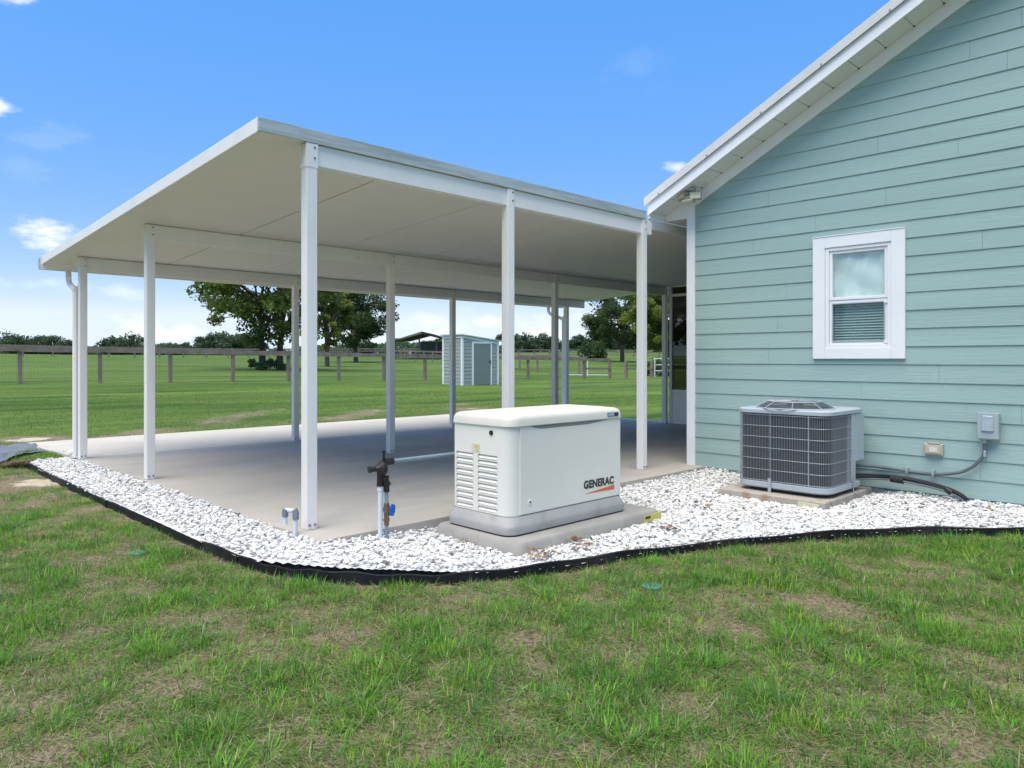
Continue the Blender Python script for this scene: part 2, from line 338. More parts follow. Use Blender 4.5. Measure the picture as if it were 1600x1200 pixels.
def ground():
    def axis(lo, hi, a, b, st):
        c = list(np.arange(a, b, st)); x = a; s = st
        while x > lo: s *= 1.14; x -= s; c.insert(0, x)
        x = c[-1]; s = st
        while x < hi: s *= 1.14; x += s; c.append(x)
        return np.array(c)
    xs = axis(-700, 1400, -2.5, 8.5, .075); ys = axis(-60, 1500, -2.5, 16, .075)
    XX, YY = np.meshgrid(xs, ys, indexing='ij'); ZZ = tz(XX, YY) + micro(XX, YY)
    nolawn = inpoly(XX, YY, NOLAWN); ZZ = np.where(nolawn, np.minimum(ZZ, GZ)-.02, ZZ)
    nx, ny = len(xs), len(ys)
    v = np.stack([XX, YY, ZZ], -1).reshape(-1, 3)
    i = np.arange(nx*ny).reshape(nx, ny)
    q = np.stack([i[:-1,:-1], i[1:,:-1], i[1:,1:], i[:-1,1:]], -1).reshape(-1, 4)
    L = np.clip(lush(XX, YY), -.5, 1.5).reshape(-1, 1); FM = np.maximum(np.clip((YY-13.0)/3.2, 0, 1), np.clip((XX-12.5)/1.2, 0, 1)).reshape(-1, 1)
    m, nt, p = nodes_of('lawn and field'); n, l = nt.nodes, nt.links
    p.inputs['Roughness'].default_value = .9; p.inputs['Specular IOR Level'].default_value = .1
    a = n.new('ShaderNodeAttribute'); a.attribute_name = 'tint'; sp = n.new('ShaderNodeSeparateColor'); l.new(a.outputs['Color'], sp.inputs[0])
    g = n.new('ShaderNodeNewGeometry'); sep = n.new('ShaderNodeSeparateXYZ'); l.new(g.outputs['Position'], sep.inputs[0])
    def noise(sc, det=8, vec=None, rough=.6):
        z = n.new('ShaderNodeTexNoise'); z.inputs['Scale'].default_value = sc; z.inputs['Detail'].default_value = det; z.inputs['Roughness'].default_value = rough
        l.new(vec or g.outputs['Position'], z.inputs['Vector']); return z.outputs[0]
    def mr(x, a0, a1, b0=0, b1=1):
        z = n.new('ShaderNodeMapRange'); l.new(x, z.inputs[0]); z.inputs[1].default_value = a0; z.inputs[2].default_value = a1; z.inputs[3].default_value = b0; z.inputs[4].default_value = b1; return z.outputs[0]
    def mix(f, c1, c2):
        z = n.new('ShaderNodeMix'); z.data_type = 'RGBA'; l.new(f, z.inputs[0])
        for k, c in ((6, c1), (7, c2)):
            if isinstance(c, tuple): z.inputs[k].default_value = (*c, 1)
            else: l.new(c, z.inputs[k])
        return z.outputs[2]
    def add(x, y, w=1.):
        z = n.new('ShaderNodeMath'); z.operation = 'MULTIPLY_ADD'; l.new(y, z.inputs[0]); z.inputs[1].default_value = w; l.new(x, z.inputs[2]); return z.outputs[0]
    fine = noise(60, 6); mid = noise(9, 6); big = noise(.35, 6)
    mpb = n.new('ShaderNodeMapping'); mpb.inputs['Rotation'].default_value = (0, 0, R(-44)); mpb.inputs['Scale'].default_value = (.05, .32, 1); l.new(g.outputs['Position'], mpb.inputs[0])
    band = noise(1.0, 5, mpb.outputs[0])
    thatch = mix(mr(fine, .35, .65), (.095, .072, .046), (.36, .29, .19))
    sand = mix(mr(mid, .3, .7), (.44, .37, .26), (.62, .55, .42))
    grn_near = mix(mr(fine, .35, .65), (.050, .085, .018), (.135, .195, .045))
    s1 = add(add(sp.outputs[0], fine, .5), mid, .5)             # lush + noise (mean +.5)
    base = mix(mr(s1, .18, .42), sand, thatch)
    base = mix(mr(s1, .80, 1.15), base, grn_near)
    # open field beyond the patio: dense mown grass in pale and dark sweeps, cloud shadow put into the colour too
    gf = mix(mr(band, .36, .64), (.082, .142, .026), (.165, .240, .046))
    gf = mix(mr(big, .48, .70, 0, .6), gf, (.150, .160, .045))
    band2 = noise(3.2, 4, mpb.outputs[0]); gf = mix(mr(band2, .50, .66, 0, .75), gf, (.030, .070, .012))
    gf = mix(mr(mid, .38, .66, 0, .45), gf, (.030, .070, .012))
    far = sp.outputs[1]
    fl = n.new('ShaderNodeMath'); fl.operation = 'MULTIPLY'; l.new(far, fl.inputs[0]); l.new(mr(s1, .55, .95), fl.inputs[1])
    colr = mix(fl.outputs[0], base, gf)
    l.new(colr, p.inputs['Base Color'])
    b = n.new('ShaderNodeBump'); b.inputs['Strength'].default_value = .7; b.inputs['Distance'].default_value = .03
    hsum = add(fine, mid, 1.0); l.new(hsum, b.inputs['Height']); l.new(b.outputs[0], p.inputs['Normal'])
    o = np_mesh('lawn', v, q, m, np.concatenate([L, FM, L], 1), smooth=True); tag(o, kind='structure')
ground()

def blades(P, hgt, wid, lean, az, col, z0, segs=2, curl=.5):
    """P (n,2) roots; returns verts, tris, cols of bent blades"""
    n = len(P); dx = np.cos(az); dy = np.sin(az); px, py = -dy, dx
    t1 = .55
    def pt(t):                       # t along the blade
        out = hgt*(np.sin(lean)*t + curl*np.sin(lean)*t*t*.6); up = hgt*(np.cos(lean)*t - curl*.35*np.sin(lean)*t*t)
        return P[:,0]+dx*out, P[:,1]+dy*out, z0+up
    x1, y1, z1 = pt(t1); x2, y2, z2 = pt(1.0)
    w = wid/2
    V = np.empty((n, 5, 3), np.float32)
    V[:,0] = np.stack([P[:,0]-px*w, P[:,1]-py*w, z0], -1); V[:,1] = np.stack([P[:,0]+px*w, P[:,1]+py*w, z0], -1)
    V[:,2] = np.stack([x1-px*w*.8, y1-py*w*.8, z1], -1); V[:,3] = np.stack([x1+px*w*.8, y1+py*w*.8, z1], -1)
    V[:,4] = np.stack([x2, y2, z2], -1)
    T = (np.array([[0,1,3],[0,3,2],[2,3,4]])[None] + (np.arange(n)*5)[:,None,None]).reshape(-1, 3)
    return V.reshape(-1, 3), T, np.repeat(col, 5, 0)
def pal(n, cols, jit=.18):
    c = np.array(cols)[rng.integers(0, len(cols), n)]
    return np.clip(c*(1+rng.normal(0, jit, (n, 1)))*(1+rng.normal(0, .06, (n, 3))), .004, .9)
GREENS = [(.120,.310,.026),(.165,.390,.036),(.095,.255,.026),(.125,.295,.065),(.230,.400,.040),(.070,.190,.028)]
STRAWS = [(.42,.345,.21),(.33,.255,.155),(.50,.43,.29),(.25,.19,.12),(.26,.235,.11),(.39,.34,.19)]
def lawn_blades():
    Vs, Ts, Cs, off = [], [], [], 0
    def push(r):
        nonlocal off
        Vs.append(r[0]); Ts.append(r[1]+off); Cs.append(r[2]); off += len(r[0])
    def region(N, dmin, dmax, mar):
        d = np.sqrt(rng.uniform(dmin**2, dmax**2, N)); r = rng.uniform(-.72-mar, .72+mar, N)*d
        X = r*SA+d*CA; Y = -r*CA+d*SA
        k = ~inpoly(X, Y, NOLAWN) & (Y < 12.8+8*(X<2)) & (Y > -6) & ((X < 7.3) | (Y < -1) | True)
        return X[k], Y[k], d[k]
    # green tufts
    A_, B_ = region(19000, 1.75, 5.8, .10), region(15000, 5.8, 10.8, .12); X, Y, D = (np.concatenate(q) for q in zip(A_, B_))
    L = lush(X, Y); keep = rng.random(len(X)) < np.clip(.12+L*.95, .04, 1); X, Y, L, D = X[keep], Y[keep], L[keep], D[keep]
    big = rng.random(len(X))**2.2*np.clip(.5+L, .3, 1.4)
    nb = (9 + 20*big + 4*rng.random(len(X))).astype(int); idx = np.repeat(np.arange(len(X)), nb); n = len(idx)
    spread = (.008 + .024*big)[idx]
    P = np.stack([X[idx]+rng.normal(0, 1, n)*spread, Y[idx]+rng.normal(0, 1, n)*spread], -1)
    hgt = (.018 + .052*big)[idx]*rng.uniform(.6, 1.35, n); lean = np.abs(rng.normal(.72, .36, n)).clip(.05, 1.4)
    out_az = np.arctan2(P[:,1]-Y[idx], P[:,0]-X[idx]) + rng.normal(0, .7, n)
    tuftc = pal(len(X), GREENS, .12)
    col = np.clip(tuftc[idx]*(1+rng.normal(0, .16, (n,1))), .004, .6)
    yel = rng.random(n) < .08; col[yel] = pal(yel.sum(), STRAWS)
    z = tz(P[:,0], P[:,1])+micro(P[:,0], P[:,1])-.004
    push(blades(P, hgt, rng.uniform(.0015, .0034, n)*(1+.5*big[idx]), lean, out_az, col, z))
    # short green undergrowth
    A_, B_ = region(100000, 1.75, 5.5, .10), region(60000, 5.5, 10.5, .12); X, Y, D = (np.concatenate(q) for q in zip(A_, B_)); L = lush(X, Y); keep = rng.random(len(X)) < np.clip(L*1.0, .05, 1); X, Y = X[keep], Y[keep]; n = len(X)
    P = np.stack([X, Y], -1); z = tz(X, Y)+micro(X, Y)-.003
    push(blades(P, rng.uniform(.015, .045, n), rng.uniform(.0018, .0038, n), rng.uniform(.2, 1.3, n), rng.uniform(0, 6.3, n), pal(n, GREENS+STRAWS[3:5]), z))
    # dry thatch lying about
    A_, B_ = region(110000, 1.75, 5.5, .10), region(40000, 5.5, 9.5, .12); X, Y, D = (np.concatenate(q) for q in zip(A_, B_)); L = lush(X, Y); keep = rng.random(len(X)) < np.clip(.95-.35*np.abs(L-.25), .1, 1); X, Y = X[keep], Y[keep]; n = len(X)
    P = np.stack([X, Y], -1); z = tz(X, Y)+micro(X, Y)+rng.uniform(-.002, .008, n)
    push(blades(P, rng.uniform(.025, .08, n), rng.uniform(.0012, .003, n), rng.uniform(1.15, 1.62, n), rng.uniform(0, 6.3, n), pal(n, STRAWS), z, curl=.25))
    o = np_mesh('grass', np.concatenate(Vs), np.concatenate(Ts), M_grass, np.concatenate(Cs), smooth=True)
    tag(o, kind='stuff')
    # mid-distance grass beyond the patio
    Vs, Ts, Cs, off = [], [], [], 0
    N = 150000; d = np.sqrt(rng.uniform(9**2, 27**2, N)); r = rng.uniform(-.78, .35, N)*d; X = r*SA+d*CA; Y = -r*CA+d*SA
    k = ~inpoly(X, Y, NOLAWN) & (Y > 10.5) & (Y < 29); X, Y = X[k], Y[k]; L = lush(X, Y)
    k = rng.random(len(X)) < np.clip(L*1.4-.1, .02, 1)*np.clip((28.5-Y)/9, 0, 1); X, Y = X[k], Y[k]; n = len(X)
    c = pal(n, [(.070,.150,.020),(.095,.195,.027),(.055,.125,.018),(.115,.200,.032)], .12)
    push(blades(np.stack([X, Y], -1), rng.uniform(.018, .045, n), rng.uniform(.005, .012, n), rng.uniform(.3, 1.2, n), rng.uniform(0, 6.3, n), c, tz(X, Y)+micro(X,Y)-.005))
    o = np_mesh('meadow_grass', np.concatenate(Vs), np.concatenate(Ts), M_grass, np.concatenate(Cs), smooth=True)
    tag(o, kind='stuff')

# ------------------------------------------------------------------ patio slab
slab = bpy.data.objects.new('patio_slab', None); COL.objects.link(slab); slab['kind'] = 'structure'; slab.location = (2.52, 4.42, 0)
def make_slab():
    xs = [2.52, 5.555, 8.60, 12.35]; ys = [4.42, 7.935, 10.22, 12.65]; g = .006
    for j in range(3):
        for i in range(3):
            x0, x1, y0, y1 = xs[i]+g*(i>0), xs[i+1]-g*(i<2), ys[j]+g*(j>0), ys[j+1]-g*(j<2)
            if j == 0 and i == 2: y0 = 4.55
            b = MB()
            if j == 0 and i == 1: b.extr([(x0,y0),(WX,y0),(WX,4.55),(x1,4.55),(x1,y1),(x0,y1)], 2, -.16, 0)
            elif j == 2 and i == 0: b.extr([(x0,y0),(x1,y0),(x1,y1),(x0-.15,y1)], 2, -.16, 0)
            else: b.box(x0, x1, y0, y1, -.16, 0)
            b.build('concrete_panel', M_conc2 if j == 2 else M_conc, slab, bevel=.006)  # outermost row of panels takes the paler concrete colour
    MB().box(2.56, 12.3, 4.6, 12.6, -.15, -.012).build('joint_filler', M_joint, slab)
make_slab()

# ------------------------------------------------------------------ gravel
gb = MB().extr(GRAVEL, 2, -.125, -.104).build('bed_base', M_gravelbed); tag(gb, kind='structure')
PAD_G = (3.40, 5.05, 3.40, 4.30); PAD_A = (6.33, 7.42, 2.60, 3.62)
def heap_z(X, Y):                    # the bed is heaped towards the wall and along the slab, lower round the pads
    heap = .028*np.clip(1-(WX-X)/.9, 0, 1) + .02*vnoise(X, Y, 1.3, 7) + .042*np.clip((3.1-X)/.55, 0, 1)*np.clip((X-1.95)/.2, .5, 1) + .012*np.clip(1-(4.42-Y)/.3, 0, 1)*(X >= 2.8)
    pd = np.minimum(np.hypot(np.clip(np.abs(X-4.225)-.825, 0, 9), np.clip(np.abs(Y-3.85)-.45, 0, 9)), np.hypot(np.clip(np.abs(X-6.875)-.545, 0, 9), np.clip(np.abs(Y-3.11)-.51, 0, 9)))
    return heap*np.clip(pd/.3, .0, 1) - .016*np.clip(1-pd/.18, 0, 1)
def bed():
    xs = np.arange(1.98, WX+.03, .03); ys = np.arange(.3, 10.66, .03); XX, YY = np.meshgrid(xs, ys, indexing='ij'); i = np.arange(XX.size).reshape(XX.shape)
    q = np.stack([i[:-1,:-1], i[1:,:-1], i[1:,1:], i[:-1,1:]], -1).reshape(-1, 4); cx, cy = (XX[:-1,:-1]+.015).ravel(), (YY[:-1,:-1]+.015).ravel()
    q = q[inpoly(cx, cy, GRAVEL)]; z = -.082+heap_z(XX, YY)+.004*vnoise(XX, YY, 30, 3)
    u, inv = np.unique(q, return_inverse=True)
    o = np_mesh('gravel_bed', np.stack([XX, YY, z], -1).reshape(-1, 3)[u], inv.reshape(-1, 4), M_gravelbed, smooth=True); tag(o, kind='structure')
bed()
def gravel():
    ico = bmesh.new(); bmesh.ops.create_icosphere(ico, subdivisions=1, radius=1); iv = np.array([v.co[:] for v in ico.verts]); ifc = np.array([[v.index for v in f.verts] for f in ico.faces]); ico.free()
    N = 120000; X = rng.uniform(1.95, 7.5, N); Y = rng.uniform(.2, 10.7, N)
    k = inpoly(X, Y, GRAVEL)
    dist = np.full(N, 9.)
    for ex, ey in spline(EDGE, 40): dist = np.minimum(dist, np.hypot(X-ex, Y-ey))
    k &= dist > .020
    for a in (PAD_G, PAD_A): k &= ~((X > a[0]-.0) & (X < a[1]+.0) & (Y > a[2]-.0) & (Y < a[3]+.0))
    X, Y = X[k], Y[k]; n = len(X)
    keep = rng.random(n) < 1.0; X, Y = X[keep], Y[keep]; n = min(len(X), 34000); X, Y = X[:n], Y[:n]
    s = rng.lognormal(math.log(.0122), .30, n).clip(.006, .024)
    lump = iv[None]*(1+rng.uniform(-.30, .25, (n, 12, 1)))
    sc = np.stack([s*rng.uniform(.9, 1.5, n), s*rng.uniform(.7, 1.1, n), s*rng.uniform(.45, .8, n)], -1)
    lump = lump*sc[:, None]
    th = rng.uniform(0, 6.28, n); tl = rng.normal(0, .45, n); c, s_ = np.cos(tl)[:,None], np.sin(tl)[:,None]
    y = lump[...,1]*c - lump[...,2]*s_; z = lump[...,1]*s_ + lump[...,2]*c; x = lump[...,0]
    c, s_ = np.cos(th)[:,None], np.sin(th)[:,None]
    z0 = -.082 + rng.uniform(0, .030, n)
    # the bed is heaped towards the wall and around the pads
    heap = heap_z(X, Y)
    V = np.stack([x*c-y*s_+X[:,None], x*s_+y*c+Y[:,None], z+(z0+heap)[:,None]], -1).reshape(-1, 3)
    T = (ifc[None]+(np.arange(n)*12)[:,None,None]).reshape(-1, 3)
    base = np.array([(.74,.73,.71),(.68,.67,.65),(.78,.77,.75),(.52,.51,.50),(.70,.66,.60),(.73,.72,.70)])[rng.integers(0, 6, n)]*rng.uniform(.9, 1.05, (n,1))
    dk = rng.random(n) < .035; base[dk] *= .35
    o = np_mesh('gravel', V, T, M_stone, np.repeat(base, 12, 0)); tag(o, kind='stuff')
gravel()
def litter():
    # curled brown leaves and pine straw
    spots = [((700+i*0, 0), 0) for i in range(0)]
    pts = []
    for px, py, n, s in ((150,728,10,.10),(190,743,26,.12),(215,757,24,.10),(238,762,22,.10),(280,770,10,.08),(370,806,26,.10),(400,812,10,.05),(500,838,30,.07),(1385,769,16,.07),(1425,790,9,.05),(1100,740,14,.07),(1510,788,12,.05),(1545,800,3,.03),(840,868,20,.06),(910,850,12,.06),(740,845,8,.05),(1035,828,10,.05),(960,812,5,.12),(1130,800,5,.2)):
        x, y = onz(px, py, -.05); k = rng.normal(0, s, (n, 2)); pts += [(x+a, y+b) for a, b in k]
    P = np.array(pts); n = len(P)
    P = P[inpoly(P[:,0], P[:,1], GRAVEL)]; n = len(P)
    az = rng.uniform(0, 6.3, n); L = rng.uniform(.018, .05, n)
    ok = ~((P[:,0] > 3.3) & (P[:,0] < 5.1) & (P[:,1] > 3.38) & (P[:,1] < 4.3)); P, az, L = P[ok], az[ok], L[ok]; n = len(P)
    z = -.035 + rng.uniform(-.005, .014, n)
    V = np.empty((n, 6, 3)); 
    for q, (u, v, w) in enumerate(((-1,0,.15),(-.3,.42,.3),(.5,.34,.25),(1,0,.1),(.4,-.36,.0),(-.3,-.4,.05))):
        V[:,q,0] = P[:,0]+L*(u*np.cos(az)-v*np.sin(az)*.9); V[:,q,1] = P[:,1]+L*(u*np.sin(az)+v*np.cos(az)*.9); V[:,q,2] = z+L*w*rng.uniform(.3, 1.6, n)
    T = (np.array([[0,1,5],[1,4,5],[1,2,4],[2,3,4]])[None]+(np.arange(n)*6)[:,None,None]).reshape(-1, 3)
    c = np.repeat(pal(n, [(.16,.085,.04),(.22,.13,.07),(.10,.06,.035),(.28,.19,.10)]), 6, 0)
    o = np_mesh('leaf_litter', V.reshape(-1,3), T, M_litter, c); tag(o, kind='stuff')
    # dry straw along the end of the strip
    n = 2600; t = rng.random(n); X = 2.5-.55*t+rng.normal(0,.03,n)-.25*rng.random(n)**2; Y = 10.66+rng.normal(0,.05,n)+.05*t
    X2 = rng.uniform(2.0,2.46,160); Y2 = 10.5+rng.normal(0,.06,160); X = np.concatenate([X,X2]); Y = np.concatenate([Y,Y2]); n = len(X)
    r = blades(np.stack([X,Y],-1), rng.uniform(.04,.10,n), rng.uniform(.002,.005,n), rng.uniform(.9,1.6,n), rng.uniform(0,6.3,n), pal(n,[(.17,.11,.06),(.24,.17,.09),(.10,.07,.04)]), np.full(n,-.075)+rng.uniform(0,.03,n))
    o = np_mesh('pine_straw', *r[:2], M_litter, r[2]); tag(o, kind='stuff')
litter()
def dry_weeds():
    P = []
    for px, py, n, sp in ((512,836,46,.03),(540,838,30,.035),(724,846,40,.02),(745,848,40,.025),(905,858,60,.04),(838,872,40,.03),(1130,806,24,.05),(378,806,26,.05),(215,757,20,.05),(1040,832,16,.03)):
        x, y = onz(px, py, -.06); P += [(x+a, y+b) for a, b in rng.normal(0, sp, (n, 2))]
    P = np.array(P); n = len(P)
    r = blades(P, rng.uniform(.02, .075, n), rng.uniform(.0015, .003, n), rng.uniform(.05, .9, n), rng.uniform(0, 6.3, n), pal(n, [(.20,.13,.08),(.15,.09,.055),(.27,.19,.11),(.12,.13,.05)]), np.full(n, -.075))
    o = np_mesh('dry_weeds', *r[:2], M_litter, r[2]); tag(o, kind='stuff')
dry_weeds()
def edging():
    t = thing('lawn_edging', 'black plastic edging strip curving between the white gravel and the grass', 'edging', (2.06, 4.55, GZ))
    def ribbon(path, zb, zt, th):
        b = MB(); n = len(path); L = []
        for i, (x, y) in enumerate(path):
            a = path[max(i-1,0)]; c = path[min(i+1,n-1)]; dx, dy = c[0]-a[0], c[1]-a[1]; m = math.hypot(dx, dy); nx, ny = -dy/m, dx/m
            w = .006*math.sin(i*1.3)+.008*math.sin(i*.37)
            L.append([(x+nx*th/2, y+ny*th/2, zb), (x+nx*th/2+ny*0, y+ny*th/2, zt+w), (x-nx*th/2, y-ny*th/2, zt+w), (x-nx*th/2, y-ny*th/2, zb)])
        v = [p for g in L for p in g]; f = [(3,2,1,0), tuple(4*(n-1)+k for k in range(4))]
        for i in range(n-1): f += [(4*i+k, 4*i+(k+1)%4, 4*i+4+(k+1)%4, 4*i+4+k) for k in range(4)]
        return b.add(v, f)
    ribbon(EDGE_S, GZ-.05, -.056, .012).build('strip', M_edge, t)
    b = MB(); b.tube([(x, y, -.055+.006*math.sin(i*1.3)+.008*math.sin(i*.37)) for i, (x, y) in enumerate(EDGE_S)], .0075, 6); b.build('rolled_lip', M_edge, t, smooth=True)
    ribbon([(2.04,10.63),(2.25,10.60),(2.50,10.56)], GZ-.03, -.04, .012).build('end_strip', M_edge, t)
    for i in range(9, len(EDGE_S)-3, 14):
        x, y = EDGE_S[i]; MB().cyl((x-.012,y-.016,-.14),(x-.012,y-.016,-.045),.006,6).build('stake', M_edge, t)
edging()

# ------------------------------------------------------------------ patio cover
RS = .055; RZ0 = 2.78; RY0 = 4.74; RY1 = 10.82; RX0, RX1 = 2.24, 12.2
def ceil_z(y): return RZ0 - RS*(y-RY0)
cover = thing('patio_cover', 'open white aluminium patio cover on slim posts, attached at the house eave', 'patio cover', (2.6, 4.78, 0))
def make_cover():
    th = .082
    cuts = [RX0+.022, 3.53, 4.80, 6.07, 6.72, 7.34, 8.61, 9.88, 11.15, RX1-.022]
    for i in range(9):
        x0, x1 = cuts[i]+.006, cuts[i+1]-.006; y0, y1 = (RY0+.02 if i < 4 else 4.992), RY1-.02
        b = MB().prism([(x0,y0,ceil_z(y0)),(x1,y0,ceil_z(y0)),(x1,y1,ceil_z(y1)),(x0,y1,ceil_z(y1))],
                       [(x0,y0,ceil_z(y0)+th),(x1,y0,ceil_z(y0)+th),(x1,y1,ceil_z(y1)+th),(x0,y1,ceil_z(y1)+th)])
        b.build('roof_panel', M_ceil, cover, bevel=.003, seg=1)
    # fascias
    MB().box(6.72, RX1-.021, 4.972, 4.990, 2.752, 2.866).build('ledger', M_white, cover)
    MB().box(RX0+.03, RX1-.03, 5.2, RY1-.1, 2.9, 2.905).v
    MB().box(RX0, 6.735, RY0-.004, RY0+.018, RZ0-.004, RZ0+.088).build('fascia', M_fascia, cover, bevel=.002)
    def rake(x0, x1):
        za, zb = ceil_z(RY0+.02)-.006, ceil_z(RY1)-.006
        MB().prism([(x0,RY0+.019,za),(x1,RY0+.019,za),(x1,RY1,zb),(x0,RY1,zb)], [(x0,RY0+.019,za+.098),(x1,RY0+.019,za+.098),(x1,RY1,zb+.098),(x0,RY1,zb+.098)]).build('fascia', M_white, cover, bevel=.002)
    rake(RX0, RX0+.02); rake(RX1-.02, RX1)
    for c in cuts[1:-1]: MB().prism([(c-.012,5.0,ceil_z(5.0)+.012),(c+.012,5.0,ceil_z(5.0)+.012),(c+.012,RY1-.03,ceil_z(RY1-.03)+.012),(c-.012,RY1-.03,ceil_z(RY1-.03)+.012)],[(c-.012,5.0,ceil_z(5.0)+.0835),(c+.012,5.0,ceil_z(5.0)+.0835),(c+.012,RY1-.03,ceil_z(RY1-.03)+.0835),(c-.012,RY1-.03,ceil_z(RY1-.03)+.0835)]).build('joint_seal', M_joint, cover)
    # gutter along the low edge
    z = ceil_z(RY1)
    prof = [(RY1+.001,z+.075),(RY1+.001,z-.075),(RY1+.075,z-.075),(RY1+.105,z-.02),(RY1+.105,z+.06),(RY1+.098,z+.06),(RY1+.098,z-.018),(RY1+.070,z-.068),(RY1+.008,z-.068),(RY1+.008,z+.075)]
    gt = MB().extr(prof, 0, RX0-.02, RX1+.02).build('gutter', M_white, cover)
    MB().extr([(RY1+.001,z+.075),(RY1+.001,z-.075),(RY1+.075,z-.075),(RY1+.105,z-.02),(RY1+.105,z+.06)], 0, RX0-.026, RX0-.0205).build('end_cap', M_galv, gt)
    # beams
    def beam(y, x0, x1, hgt=.152, zt=None):
        zt = zt or ceil_z(y+.025)-.003
        MB().box(x0, x1, y-.024, y+.024, zt-hgt, zt).build('beam', M_white, cover, bevel=.003)
        for x in np.arange(x0+.35, x1-.2, .42):
            pass
        return zt
    za = beam(4.785, 2.60, 6.87); zb = beam(7.93, 2.56, 11.93); zc = beam(10.13, 2.50, 12.1)
    # pale lip under the front beam
    lip = MB()
    for x in np.arange(2.68, 6.5, .42): lip.box(x, x+.40, 4.79, 4.80, za-.160, za-.1525)
    lip.build('beam_lip', M_trim, cover)
    W = .0425
    def post(x, y, zt, clip=True):
        p = MB().box(x-W, x+W, y-W, y+W, 0, zt).build('post', M_white, cover, bevel=.006)
        for dx, zz_, r_ in ((-.021, .035, .0095), (.021, .035, .0095), (.018, zt-.030, .0085), (.018, zt-.105, .0085)):
            MB().cyl((x+dx, y-W+.001, zz_), (x+dx, y-W-.008, zz_), r_, 8).build('bolt', M_bolt, p)
        # channel line down the middle of each face
        MB().box(x-W-.0012, x-W+.002, y-.004, y+.004, .09, zt-.2).box(x-.004, x+.004, y-W-.0012, y-W+.002, .09, zt-.2).build('seam', M_white, p)
        return p
    for i, x in enumerate((2.645, 4.644, 6.715)):
        p = post(x, 4.785, za+.001)
        if i == 0: MB().box(x-W-.004, x+W+.003, 4.785-W-.003, 4.785+W+.003, za-.175, za-.001).build('sleeve', M_white, p, bevel=.003)
    for x in (2.585, 5.555, 8.75, 11.88): post(x, 7.93, zb+.001)
    for x in (2.525, 5.37, 8.44, 11.53): post(x, 10.13, zc+.001)
    def spout(x0, x1):
        zg = ceil_z(RY1)-.07
        path = spline([(x0,RY1+.05,zg),(x0,RY1+.045,zg-.08),(x0+(x1-x0)*.25,RY1-.08,zg-.17),(x1,10.27,zg-.30),(x1,10.245,zg-.42),(x1,10.245,.16),(x1,10.25,.10)], 4)+[(x1-.06,10.30,.055)]
        MB().tube(path, .034, 8).build('downspout', M_white, cover, smooth=True)
    spout(2.545, 2.475); spout(11.78, 11.57)
make_cover()

